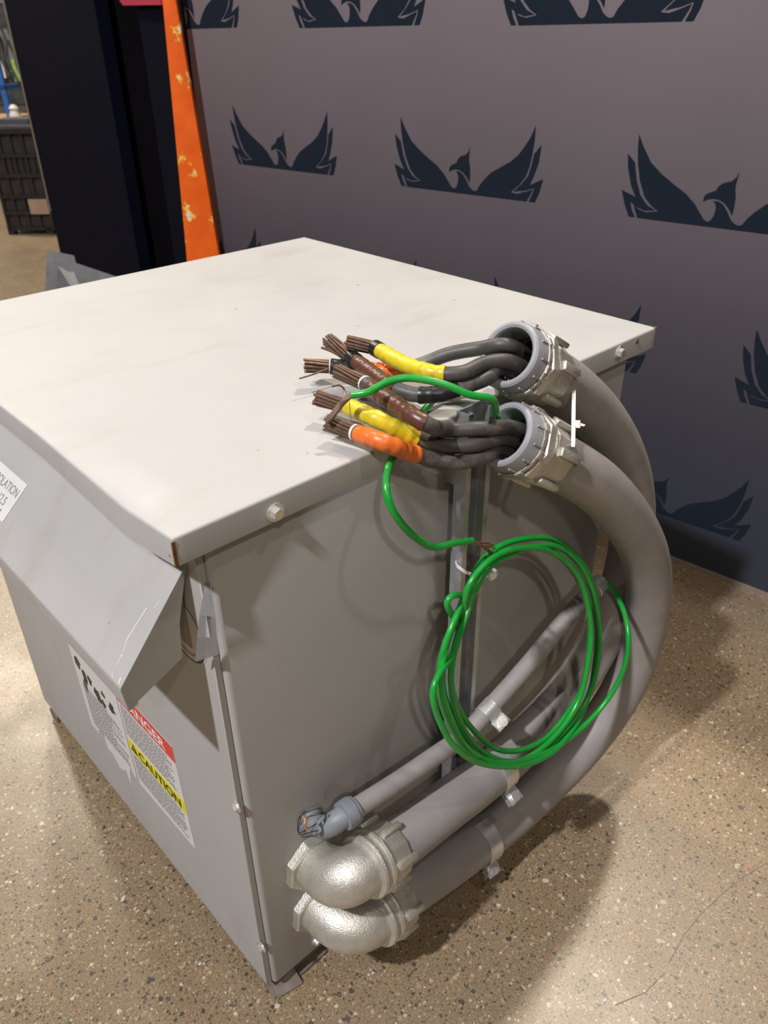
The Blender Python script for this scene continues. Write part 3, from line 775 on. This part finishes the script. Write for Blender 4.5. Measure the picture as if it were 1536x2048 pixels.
# ---------------------------------------------------------------- conduit clamps on the strut
def clamp(label, path, q, r, ear_dir, ear_len=.030, width=.030, flip=0):
    i = min(range(len(path)), key=lambda k: (path[k] - q).length); p = path[i]
    d = (path[min(i + 2, len(path) - 1)] - path[i - 2]).normalized()
    ed = Vector(ear_dir); ed = (ed - d * ed.dot(d)).normalized(); sd = d.cross(ed).normalized()
    t = thing('conduit_clamp', label, 'clamp', p, 'clamps holding the conduits to the strut')
    for s in (-1, 1):                                                   # two half bands meeting at the bolted ear
        bm = bmesh.new(); ro, ri = r + .0032, r + .0008; prof = []
        for k in range(15):
            an = s * (.10 + (math.pi * .80) * k / 14); prof.append((math.cos(an), math.sin(an)))
        outer = [p + ed * (c * ro) + sd * (q2 * ro) for c, q2 in prof]; inn = [p + ed * (c * ri) + sd * (q2 * ri) for c, q2 in prof]
        gap = s * .0035
        tip = [p + ed * (r + ear_len) + sd * gap, p + ed * (r + ear_len) + sd * (gap + s * .0024)]
        ring = [tip[0]] + inn + outer[::-1] + [tip[1]]
        poly_prism(bm, [v - d * width / 2 for v in ring], d * width)
        obj('half_band', bm, 'zinc_bright', t, sharp=30)
    c = p + ed * (r + ear_len * .62)
    bm = bmesh.new(); lathe(bm, c - sd * .010, sd, [(0, .0088), (.003, .0088), (.0045, .0075)], 20); lathe(bm, c - sd * .010, sd, [(.0045, .0032), (.024, .0032)], 12); obj('clamp_screw', bm, 'zinc_bright', t, sharp=30)
    bm = bmesh.new(); lathe(bm, c + sd * .0065, sd, [(0, .0078), (.006, .0078)], 6); obj('clamp_nut', bm, 'zinc_bright', t, sharp=30)
clamp('zinc clamp with screw around the thin conduit, beside the strut', PS, at(968, 1402, y=-.042), .0155, (0.25, -1, -.45), .022, .026)
clamp('zinc clamp on the upper thick conduit, its bolted ear right under the green coil', PR, at(985, 1542, y=-.06), RC, (0.2, -1, -.75), .026)
clamp('zinc clamp around the lowest conduit, hanging ear over the floor shadow', PF, at(960, 1680, y=-.063), RC, (.25, -.8, -1), .026)

# ================================================================== CABLES
def hexpack(n):
    pts = [(0.0, 0.0)]
    for ring, cnt in ((1, 6), (2, 12), (3, 18)):
        for k in range(cnt):
            a = 2 * math.pi * k / cnt + ring * .26; pts.append((ring * math.cos(a), ring * math.sin(a)))
    return pts[:n]
RCAB = .0097
def strands(par, path_s, path_e, rb, n, seed, splay=.25, bent=None):
    """copper strands from the sheath end path_s to the tips along path_e; each strand is a part"""
    rnd = random.Random(seed); d = (path_e - path_s).normalized(); x, y, _ = axis_frame(d); L = (path_e - path_s).length
    rs = rb / 4.95
    for i, (a, b_) in enumerate(hexpack(n)):
        off = (x * a + y * b_) * rs * 2.02
        sp_ = 1 + splay * rnd.random(); tw = .35
        ln = L * rnd.uniform(.93, 1.03)
        o1 = off; o2 = (x * (a * math.cos(tw) - b_ * math.sin(tw)) + y * (a * math.sin(tw) + b_ * math.cos(tw))) * rs * 2.02 * sp_
        jit = V(rnd.uniform(-1, 1), rnd.uniform(-1, 1), rnd.uniform(-1, 1)) * rs * .5
        side = V(0, 0, 0)
        if bent and i % 4 == bent[0]: side = Vector(bent[1]) * rnd.uniform(.6, 1.0)
        p = [path_s - d * .006 + o1, path_s + d * ln * .35 + o1.lerp(o2, .35) + side * .12, path_s + d * ln * .7 + o1.lerp(o2, .75) + jit * .5 + side * .5, path_s + d * ln + o2 + jit + side]
        bm = bmesh.new(); tube(bm, spline(p, 4), rs * .98, 8, caps=True)
        fs = sorted(bm.faces, key=lambda f: len(f.verts))
        big = [f for f in bm.faces if len(f.verts) > 4]
        tip = max(big, key=lambda f: (f.calc_center_median() - path_s).dot(d)); tip.material_index = 1
        obj('copper_strand', bm, ['strand', 'copper_cut'], par, sharp=40)
def cable(label, spec, tape_mat, tape_px, strand_px, n=19, seed=1, black=None, splay=.25, r=RCAB, bent=None, sleeve=None, group='power cables with stripped copper ends'):
    """spec: pixels with a plane each, sheath end first, ending inside the conduit"""
    pts = [at(x, y, **k) for x, y, k in spec]
    path = smooth_path(arc_resample(spline(pts, 10), 70), 2)
    t = thing('power_cable', label, 'cable', path[0], group)
    bm = bmesh.new(); tube(bm, path, r, 20); obj('sheath', bm, 'cable', t, sharp=60)
    if tape_mat:
        f0, f1 = near_frac(path, at(*tape_px[0][:2], **tape_px[0][2])), near_frac(path, at(*tape_px[1][:2], **tape_px[1][2]))
        sub = arc_resample(cut_path(path, f0, f1), 60)
        wob = random.Random(seed + 50); ph = [wob.random() * 6 for _ in range(3)]
        bm = bmesh.new(); tube(bm, sub, lambda q: r * 1.10 + .00035 * math.sin(q * 31 + ph[0]) + .0003 * math.sin(q * 57 + ph[1]), 28, uv=True)
        obj('tape_wrap', bm, tape_mat, t, sharp=70)
    if black:
        sub = cut_path(path, black[0], black[1]); bm = bmesh.new(); tube(bm, sub, r * 1.16, 24); obj('black_tape_ring', bm, 'blacktape', t, sharp=60)
    if sleeve:
        sub = arc_resample(cut_path(path, sleeve[0], sleeve[1]), 20); bm = bmesh.new(); tube(bm, sub, lambda q: r * 1.12 + .0003 * math.sin(q * 25), 24); obj('black_tape_wrap', bm, 'blacktape', t, sharp=60)
    d = (path[0] - path[2]).normalized()
    bm = bmesh.new(); lathe(bm, path[0], d, [(-.002, r * .80), (-.002, r * 1.05), (.0014, r * 1.03), (.0014, r * .80)], 24, closed=True); obj('insulation_rim', bm, 'whiteliner', t)
    tip = at(*strand_px[:2], **strand_px[2])
    strands(t, path[0], tip, r * .98, n, seed, splay, bent)
    return t, path, tip
def z(v): return {'z': v}
def y(v): return {'y': v}
inF = mouthF - dF * .06; inR = mouthR - dR * .06
def P3(v):                                                                # a known 3-D point given back as a pixel entry
    d = v - CAM; k = d.dot(FWD); return (768 + F_PX * d.dot(RGT) / k, 1024 - F_PX * d.dot(UPV) / k, {'d': k})
def inside(m, dd, off, back):
    x_, y_, d_ = axis_frame(dd); return P3(m - d_ * back + x_ * off[0] + y_ * off[1])

cable('lowest cable over the lid edge with orange tape and stripped copper end',
      [(710, 865, z(.967)), (770, 886, z(.966)), (835, 910, y(-.026)), (900, 926, y(-.042)), (972, 912, y(-.056)), inside(mouthF, dF, (0, -.019), .004), inside(mouthF, dF, (0, -.019), .08)],
      'orange', ((714, 866, z(.967)), (834, 910, y(-.026))), (655, 846, z(.970)), 19, 11, splay=.1)
cable('yellow taped cable lying next to the orange taped one on the lid edge',
      [(692, 812, z(.975)), (758, 840, z(.974)), (831, 876, y(-.012)), (898, 893, y(-.032)), (950, 889, y(-.050)), inside(mouthF, dF, (.004, -.003), .004), inside(mouthF, dF, (.004, -.003), .08)],
      'yellow', ((696, 814, z(.975)), (831, 876, y(-.012))), (633, 795, z(.978)), 19, 12, splay=.15)
cable('brown taped cable under the bare green wire, running into the nearer fitting',
      [(730, 767, z(.993)), (786, 806, z(.990)), (849, 846, z(.982)), (898, 860, y(-.026)), (960, 857, y(-.050)), inside(mouthF, dF, (.007, .013), .004), inside(mouthF, dF, (.007, .013), .08)],
      'brown', ((742, 774, z(.993)), (849, 846, z(.982))), (674, 742, z(.998)), 19, 13, splay=.1)
cable('yellow taped cable with black ring, uppermost in the bundle from the rear fitting',
      [(750, 696, z(1.004)), (762, 703, z(1.004)), (820, 733, z(1.003)), (880, 748, z(1.002)), (925, 746, z(1.004)), (972, 726, z(1.006)), inside(mouthR, dR, (.004, -.008), .004), inside(mouthR, dR, (.004, -.010), .08)],
      'yellow', ((757, 700, z(1.004)), (893, 750, z(1.002))), (694, 684, z(1.008)), 19, 14, black=(0.0, .045), splay=.15)
cable('brown taped cable with black ring, its copper strands splayed apart above the lid',
      [(702, 715, z(.988)), (747, 748, z(.986)), (789, 777, z(.983)), (833, 790, z(.980)), (880, 788, z(.982)), (925, 774, z(.986)), (975, 756, z(.990)), inside(mouthR, dR, (-.008, -.020), .004), inside(mouthR, dR, (-.010, -.018), .08)],
      'brown', ((711, 721, z(.988)), (793, 779, z(.983))), (655, 678, z(1.0)), 19, 15, black=(0.0, .05), splay=.3, bent=(1, (-.010, -.006, -.006)), sleeve=(.42, .56))
t3, _, tip3 = cable('cable with mostly hidden orange tape passing behind the two taped ones from the rear fitting',
      [(661, 733, z(.975)), (710, 736, z(.973)), (760, 741, z(.973)), (800, 741, z(.976)), (845, 728, z(.985)), (898, 708, z(.998)), (960, 697, z(1.008)), inside(mouthR, dR, (-.012, .010), .004), inside(mouthR, dR, (-.012, .010), .08)],
      'orange', ((715, 737, z(.973)), (812, 739, z(.978))), (608, 731, z(.979)), 19, 16, splay=.25, sleeve=(0.0, .17))
bm = bmesh.new(); tube(bm, spline([at(655, 738, z=.976), at(628, 748, z=.974), at(599, 757, z=.973)], 5), .00125, 8); obj('copper_strand', bm, 'strand', t3)
bm = bmesh.new(); tube(bm, spline([at(691, 792, z=.985), at(688, 778, z=.992), at(680, 771, z=.997), at(664, 773, z=.999)], 5), .0012, 8)
stray = obj('stray_strand', bm, 'strand'); tag(stray, 'single bent copper strand sticking up beside the bare end of the green wire', 'wire')

# ================================================================== GREEN WIRES
RG = .0046
def green_wire(t, spec, name='insulation', r=RG, n=70, seg=14):
    pts = [at(x, y_, **k) for x, y_, k in spec]; path = smooth_path(arc_resample(spline(pts, 10), n), 2)
    bm = bmesh.new(); tube(bm, path, r, seg); obj(name, bm, 'green', t, sharp=60); return path
g1 = thing('ground_wire', 'green ground wire arching above the cables, its bare end bent down to the orange cable', 'wire', at(702, 791, z=1.01), 'green ground wires')
green_wire(g1, [(704, 790, z(1.008)), (737, 785, z(1.012)), (768, 767, z(1.018)), (807, 756, z(1.022)), (859, 761, z(1.02)), (898, 772, z(1.014)), (940, 790, z(1.003)), (975, 795, z(.996)), (988, 801, z(.99)), (991, 818, z(.975)), inside(mouthF, dF, (-.024, .012), -.002), inside(mouthF, dF, (-.024, .010), .03)])
rnd = random.Random(4)
for k in range(9):                                                        # bare strands twisted in a rope, bent back
    base = [at(706, 789, z=1.008), at(694, 797, z=1.004), at(680, 811, z=.996), at(664, 832, z=.986), at(655, 842, z=.981)]
    pts = []
    for i, b_ in enumerate(base):
        a = 2 * math.pi * k / 9 + i * .5; rr = .0030 if k < 8 else 0
        pts.append(b_ + RGT * (math.cos(a) * rr) + UPV * (math.sin(a) * rr * .7) + FWD * (math.sin(a) * rr * .7))
    bm = bmesh.new(); tube(bm, spline(pts, 5), .0013, 7); obj('copper_strand', bm, 'strand', g1)
bm = bmesh.new(); tube(bm, spline([at(698, 800, z=1.0), at(700, 820, z=.992), at(702, 848, z=.980)], 5), .0005, 6); obj('thin_strand', bm, 'strand', g1)
g2 = thing('ground_wire', 'green ground wire hanging below the lid edge with frayed end before the strut', 'wire', at(940, 1081, y=-.06), 'green ground wires')
pg2 = green_wire(g2, [inside(mouthR, dR, (-.018, -.022), .03), inside(mouthR, dR, (-.016, -.026), -.003), (955, 762, z(.978)), (925, 767, z(.970)), (885, 786, z(.962)), (852, 816, z(.953)), (838, 832, z(.9515)), (812, 866, z(.9515)), (797, 889, y(-.0058)), (786, 915, y(-.012)), (776, 938, y(-.026)), (772, 975, y(-.042)), (780, 1010, y(-.052)), (806, 1051, y(-.058)), (838, 1080, y(-.06)), (869, 1095, y(-.062)), (904, 1087, y(-.064)), (944, 1081, y(-.066))], r=.0047, n=110)
for k in range(14):
    a = rnd.uniform(0, 6.28); e0 = at(942, 1081, y=-.066) + UPV * (.0025 * math.sin(a)) + RGT * (.001 * math.cos(a))
    m_ = at(962 + rnd.uniform(-4, 4), 1086 + 5 * math.sin(a) + rnd.uniform(-2, 2), y=-.067 + .003 * math.cos(a))
    e1 = at(984 + rnd.uniform(-7, 6), 1094 + 14 * math.sin(a * 1.0 + .3) + rnd.uniform(-3, 3), y=-.068 + .006 * math.cos(a))
    bm = bmesh.new(); tube(bm, spline([e0, m_, e1], 4), .0009, 6); obj('copper_strand', bm, 'copper_bright', g2)
bm = bmesh.new()
for px, py, dx, dy in ((876, 1100, -4, 10), (901, 1096, 5, 9), (905, 1093, -3, 11), (781, 975, 7, -2), (929, 1092, 2, 8)):
    a = at(px, py - 3, y=-.063); tube(bm, [a, a + RGT * dx * .0004 - UPV * dy * .0004, a + RGT * dx * .0007 - UPV * dy * .0008], lambda q: .0009 - .0006 * q, 5)
obj('insulation_shreds', bm, 'green', g2)

# the coil of green wire tied to the strut
coil = thing('wire_coil', 'coil of green wire tied to the strut and hanging over the conduits', 'coil', at(1035, 1300, y=-.09))
LOOP = [(945, 1165), (968, 1128), (1005, 1099), (1050, 1083), (1098, 1084), (1140, 1108), (1170, 1150), (1187, 1205), (1193, 1265), (1188, 1325), (1172, 1385), (1142, 1440), (1098, 1488), (1045, 1518), (992, 1516), (945, 1486), (912, 1435), (893, 1375), (896, 1305), (918, 1232)]
def coil_y(x_, y_):
    fx = (x_ - 870) / 330; fy = (y_ - 1080) / 450
    return -.046 - .036 * fx - .052 * fy - .012 * fx * fy
def ring(scale, dx, dy, lift, seed, a0=0, cnt=20):
    rr = random.Random(seed); out = []
    for k in range(cnt):
        x_, y_ = LOOP[(a0 + k) % 20]
        s_ = scale + rr.uniform(-.02, .02)
        X_, Y_ = 1040 + (x_ - 1040) * s_ + dx, 1303 + (y_ - 1303) * s_ + dy
        out.append((X_, Y_, y(coil_y(X_, Y_) - lift)))
    return out
def lerp_spec(a, b_): return a
turns = []
R_ = [ring(1.035, 0, 0, .000, 1), ring(.985, 8, 6, .008, 2), ring(.925, 0, -2, .002, 3), ring(1.0, -12, 10, .012, 4)]
for i, rg in enumerate(R_): turns += rg
# the outer free loop from the thin conduit's end joins the turns at the lower right
free = [P3(PS[-1] + dE * .006), P3(PS[-1] + dE * .026), (1226, 1181, y(-.075)), (1246, 1217, y(-.115)), (1257, 1268, y(-.148)), (1252, 1325, y(-.158)), (1228, 1380, y(-.156)), (1190, 1430, y(-.150)), (1142, 1474, y(-.146)), (1092, 1505, y(-.144)), (1040, 1522, y(-.140)), (985, 1524, y(-.134)), (935, 1496, y(-.122)), (899, 1440, y(-.108)), (880, 1375, y(-.098)), (888, 1310, y(-.088)), (910, 1240, y(-.076)), (930, 1190, y(-.068))]
spec = free + turns[1:] + [(938, 1178, y(-.060)), (956, 1138, y(-.050)), (962, 1130, y(-.050))]
pts = [at(x_, y_, **k) for x_, y_, k in spec]
path = smooth_path(arc_resample(spline(pts, 10), 620), 3)
bm = bmesh.new(); tube(bm, path, .0045, 12); obj('insulation', bm, 'green', coil, sharp=60)
# second length: hooked end below the tie, crossing down the left side and round the foot of the coil
spec = [(942, 1194, y(-.066)), (925, 1191, y(-.068)), (905, 1190, y(-.070)), (893, 1201, y(-.070)), (899, 1222, y(-.070)), (915, 1248, y(-.070)), (917, 1275, y(-.074)), (905, 1310, y(-.086)), (880, 1345, y(-.098)), (866, 1375, y(-.104)), (866, 1400, y(-.108)), (878, 1440, y(-.114)), (905, 1488, y(-.124)), (945, 1520, y(-.134)), (1000, 1533, y(-.142)), (1060, 1527, y(-.148)), (1110, 1500, y(-.148)), (1150, 1452, y(-.140)), (1176, 1396, y(-.128)), (1192, 1330, y(-.116)), (1196, 1265, y(-.106)), (1189, 1200, y(-.096))]
pts = [at(x_, y_, **k) for x_, y_, k in spec]; path = smooth_path(arc_resample(spline(pts, 10), 160), 2)
bm = bmesh.new(); tube(bm, path, .0045, 12); obj('insulation', bm, 'green', coil, sharp=60)
for c0, c1, c2, yy in (((958, 1134), (965, 1126), (976, 1121), -.052), ((940, 1194), (951, 1196), (958, 1187), -.068)):
    for k in range(6):
        o_ = RGT * rnd.uniform(-.002, .002) + UPV * rnd.uniform(-.0025, .0025)
        bm = bmesh.new(); tube(bm, spline([at(*c0, y=yy) + o_ * .4, at(*c1, y=yy - .001) + o_, at(*c2, y=yy - .001) + o_ * 1.3], 4), .0011, 6); obj('copper_strand', bm, 'strand', coil)

# ================================================================== CABLE TIES
def band(bm, loop, w_dir, w, t=.0012):
    """closed flat strap along loop; w_dir: width direction"""
    n = len(loop); c = sum(loop, V(0, 0, 0)) / n; wd_ = Vector(w_dir).normalized(); R__ = []
    for i in range(n):
        tg = (loop[(i + 1) % n] - loop[i - 1]).normalized(); nn_ = tg.cross(wd_).normalized()
        if nn_.dot(loop[i] - c) < 0: nn_ = -nn_
        p = loop[i]; R__.append([bm.verts.new(q) for q in (p - wd_ * w / 2, p + wd_ * w / 2, p + wd_ * w / 2 + nn_ * t, p - wd_ * w / 2 + nn_ * t)])
    for i in range(n):
        a, b_ = R__[i], R__[(i + 1) % n]
        for k in range(4): bm.faces.new((a[k], a[(k + 1) % 4], b_[(k + 1) % 4], b_[k]))
def closed(pts, n=60):
    p = spline(list(pts) + [pts[0]], 8); return arc_resample(p, n)[:-1]
t = thing('cable_tie', 'white nylon tie around the strut and the top of the green coil', 'cable tie', at(950, 1146, y=-.04), 'white nylon cable ties')
lp = closed([at(915, 1132, y=-.024), at(934, 1145, y=-.040), at(958, 1150, y=-.060), at(985, 1152, y=-.068), at(994, 1147, y=-.060), at(985, 1138, y=-.034), at(968, 1128, y=-.010), at(930, 1118, y=.004), at(912, 1121, y=-.004)])
bm = bmesh.new(); band(bm, lp, V(0, 0, 1), .0050); obj('strap', bm, 'nylon', t)
bm = bmesh.new(); c = at(984, 1152, y=-.071); box(bm, (c.x - .006, c.y - .004, c.z - .0045), (c.x + .006, c.y + .003, c.z + .0045), .001, 1); obj('tie_head', bm, 'nylon', t)
t = thing('cable_tie', 'white nylon tie standing between the two thick conduits under their zinc fittings', 'cable tie', at(1150, 845, y=-.08), 'white nylon cable ties')
iR = min(range(90), key=lambda k: (PR[k] - at(1160, 790, y=-.03)).length); iF = min(range(90), key=lambda k: (PF[k] - at(1160, 935, y=-.11)).length)
dR_, dF_ = (PR[iR] - CAM).dot(FWD) - .064, (PF[iF] - CAM).dot(FWD) - .060
lp = []
for k in range(25): q = k / 24; lp.append(at(1148 - 2 * q, 742 + 150 * q, d=dR_ + (dF_ - dR_) * q))
for k in range(25): q = 1 - k / 24; lp.append(at(1148 - 2 * q, 745 + 144 * q, d=dR_ + (dF_ - dR_) * q + .009))
bm = bmesh.new(); band(bm, lp, RGT, .0050); obj('strap', bm, 'nylon', t)
hc = at(1153, 848, d=dR_ + (dF_ - dR_) * .7 - .002)
bm = bmesh.new(); poly_prism(bm, [hc + RGT * a + UPV * b_ for a, b_ in ((-.0055, -.005), (.0050, -.005), (.0050, .005), (-.0055, .005))], FWD * .006)
poly_prism(bm, [hc + RGT * .004 + UPV * .002, hc + RGT * .012 - UPV * .001, hc + RGT * .010 - UPV * .003, hc + RGT * .003 - UPV * .002], FWD * .0015)
obj('tie_head', bm, 'nylon', t)

# ================================================================== BACKGROUND PROPS
# orange tapered post in front of the banner's end
bm = bmesh.new()
pc = V(1.362, 2.208, 0); pw = V(RGT.x, RGT.y, 0).normalized(); pd = V(-pw.y, pw.x, 0)
def post_sec(z_, w, d, sh): c = pc + pw * sh + V(0, 0, z_); return [c - pw * w - pd * d, c + pw * w - pd * d, c + pw * w + pd * d, c - pw * w + pd * d]
secs = [post_sec(0.0, .110, .022, .008), post_sec(.628, .0640, .020, .003), post_sec(1.469, .0225, .014, 0), post_sec(1.72, .010, .010, 0)]
vs = [[bm.verts.new(p) for p in s_] for s_ in secs]
for a, b_ in zip(vs, vs[1:]):
    for k in range(4): bm.faces.new((a[k], a[(k + 1) % 4], b_[(k + 1) % 4], b_[k]))
bm.faces.new(vs[0][::-1]); bm.faces.new(vs[-1])
bmesh.ops.bevel(bm, geom=bm.edges[:], offset=.004, segments=2, profile=.5, affect='EDGES')
tag(obj('tapered_post', bm, 'orangepost', sharp=30), 'chipped orange tapered post standing before the end of the printed banner', 'post')

# dark steel plate standing on the floor behind the enclosure
bm = bmesh.new()
k_ = V(CAM.x, CAM.y, 0)
pl = [at(95, 500, d=3.6), at(148, 511, d=3.58), at(152, 526, d=3.57), at(224, 550, d=3.5), at(300, 577, d=3.42), at(300, 760, d=3.1), at(62, 760, d=3.3)]
pl[-1].z = 0.0; pl[-2].z = 0.0
nrm = (pl[1] - pl[0]).cross(pl[-1] - pl[0]).normalized()
poly_prism(bm, pl, nrm * .008)
plate = tag(obj('steel_plate', bm, 'darkplate', smooth=False), 'notched dark steel plate standing on the floor behind the grey enclosure', 'plate')

# black bulk crate at the far left
cw = V(.735, -.678, 0).normalized(); cdp = V(.678, .735, 0)
CO = at(18, 470, z=0)
def cpt(u, v, w): return CO + cw * u + cdp * v + V(0, 0, w)
crate = thing('bulk_crate', 'black ribbed plastic crate on the floor beyond the navy panel', 'crate', CO)
def cbox(bm, u0, u1, v0, v1, w0, w1): poly_prism(bm, [cpt(u0, v0, w0), cpt(u1, v0, w0), cpt(u1, v1, w0), cpt(u0, v1, w0)], (0, 0, w1 - w0))
CW, CH, CDp = .62, .76, .55
bm = bmesh.new(); cbox(bm, .02, CW - .02, .03, CDp, .05, CH - .03); obj('bin_body', bm, 'crate_in', crate, smooth=False)
bm = bmesh.new()
for w in (.03, .15, .27, .42, .56): cbox(bm, 0, CW, 0, .03, w, w + .025)
for u in (0, .085, .17, .26, .35, .44, .53, .60): cbox(bm, u, u + .02, .004, .03, .03, CH)
for u in (.12, .21, .30, .40): cbox(bm, u, u + .03, .01, .03, .44, .56)
obj('front_ribs', bm, 'crate', crate, smooth=False)
bm = bmesh.new(); cbox(bm, -.02, CW + .02, -.015, CDp + .02, CH - .035, CH); obj('rim', bm, 'crate', crate, smooth=False)
bm = bmesh.new(); cbox(bm, .02, CW - .02, .04, CDp - .02, CH, CH + .012); cbox(bm, .06, .30, .12, .32, CH + .012, CH + .05); obj('lid', bm, 'darkplate', crate, smooth=False)
bm = bmesh.new(); cbox(bm, 0, .05, 0, .06, 0, .05); cbox(bm, CW - .05, CW, 0, .06, 0, .05); cbox(bm, .3, .36, 0, .06, 0, .05); obj('foot', bm, 'crate', crate, smooth=False)
bm = bmesh.new(); cbox(bm, .215, .36, -.006, .002, .155, .265); obj('card_pocket', bm, 'cardboard', crate, smooth=False)

# bench with a blue frame and goods behind the crate
def hz(px, py, d): return at(px, py, d=d)
BO = at(-60, 236, d=7.4); BO.z = 0
def bpt(u, v, w): return BO + cw * u + cdp * v + V(0, 0, w)
def bbox(bm, u0, u1, v0, v1, w0, w1): poly_prism(bm, [bpt(u0, v0, w0), bpt(u1, v0, w0), bpt(u1, v1, w0), bpt(u0, v1, w0)], (0, 0, w1 - w0))
zb = at(0, 240, d=7.4).z
bench = thing('work_bench', 'wooden topped bench with blue steel frame far behind the black crate', 'bench', BO)
bm = bmesh.new(); bbox(bm, -.3, .75, 0, .65, zb - .05, zb); obj('bench_top', bm, 'wood', bench, smooth=False)
for u, v in ((-.28, .02), (.69, .02), (-.28, .58), (.69, .58)):
    bm = bmesh.new(); bbox(bm, u, u + .05, v, v + .05, 0, zb - .05); obj('leg', bm, 'bluepaint', bench, smooth=False)
bm = bmesh.new(); bbox(bm, .30, .345, .12, .16, zb, zb + .62); bbox(bm, .30, .345, .12, .50, zb + .24, zb + .28); obj('blue_upright', bm, 'bluepaint', bench, smooth=False)
bm = bmesh.new()
lathe(bm, bpt(.39, .10, zb), (0, 0, 1), [(0, .05), (.03, .055), (.07, .035), (.09, .045), (.12, .02)], 9); tag(obj('wrapped_bundle', bm, 'whitestuff'), 'small white wrapped bundle on the far wooden bench', 'bundle')
# machine behind
MO = at(-40, 150, d=8.3); MO.z = 0
def mbox(bm, u0, u1, v0, v1, w0, w1): poly_prism(bm, [MO + cw * u0 + cdp * v0 + V(0, 0, w0), MO + cw * u1 + cdp * v0 + V(0, 0, w0), MO + cw * u1 + cdp * v1 + V(0, 0, w0), MO + cw * u0 + cdp * v1 + V(0, 0, w0)], (0, 0, w1 - w0))
mach = thing('machine', 'grey machine with cables and fittings at the back, beyond the bench', 'machine', MO)
bm = bmesh.new(); mbox(bm, -.2, .62, .1, .7, 0, 1.42); obj('cabinet', bm, 'machine', mach, smooth=False)
bm = bmesh.new(); mbox(bm, -.15, .5, .05, .1, .70, 1.0); obj('dark_panel', bm, 'machine_dark', mach, smooth=False)
bm = bmesh.new(); mbox(bm, .19, .27, .0, .06, .95, 1.36); obj('pale_tag', bm, 'whitestuff', mach, smooth=False)
bm = bmesh.new(); mbox(bm, .36, .46, .0, .06, .92, 1.12); obj('green_box', bm, 'leafgreen', mach, smooth=False)
for k in range(5):
    bm = bmesh.new(); u = .10 + .075 * k; a = MO + cw * u + V(0, 0, 1.55 - .04 * k)
    tube(bm, spline([a, a + cw * .03 - V(0, 0, .15), a + cw * .01 - V(0, 0, .32), a + cw * .06 - V(0, 0, .5)], 5), .014, 8); obj('hose', bm, 'machine_dark', mach)
bm = bmesh.new(); mbox(bm, -.25, .66, .08, .72, 1.42, 1.62); obj('head', bm, 'machine_dark', mach, smooth=False)
bm = bmesh.new(); mbox(bm, .05, .25, .02, .08, 1.5, 1.8); obj('bright_cover', bm, 'whitestuff', mach, smooth=False)
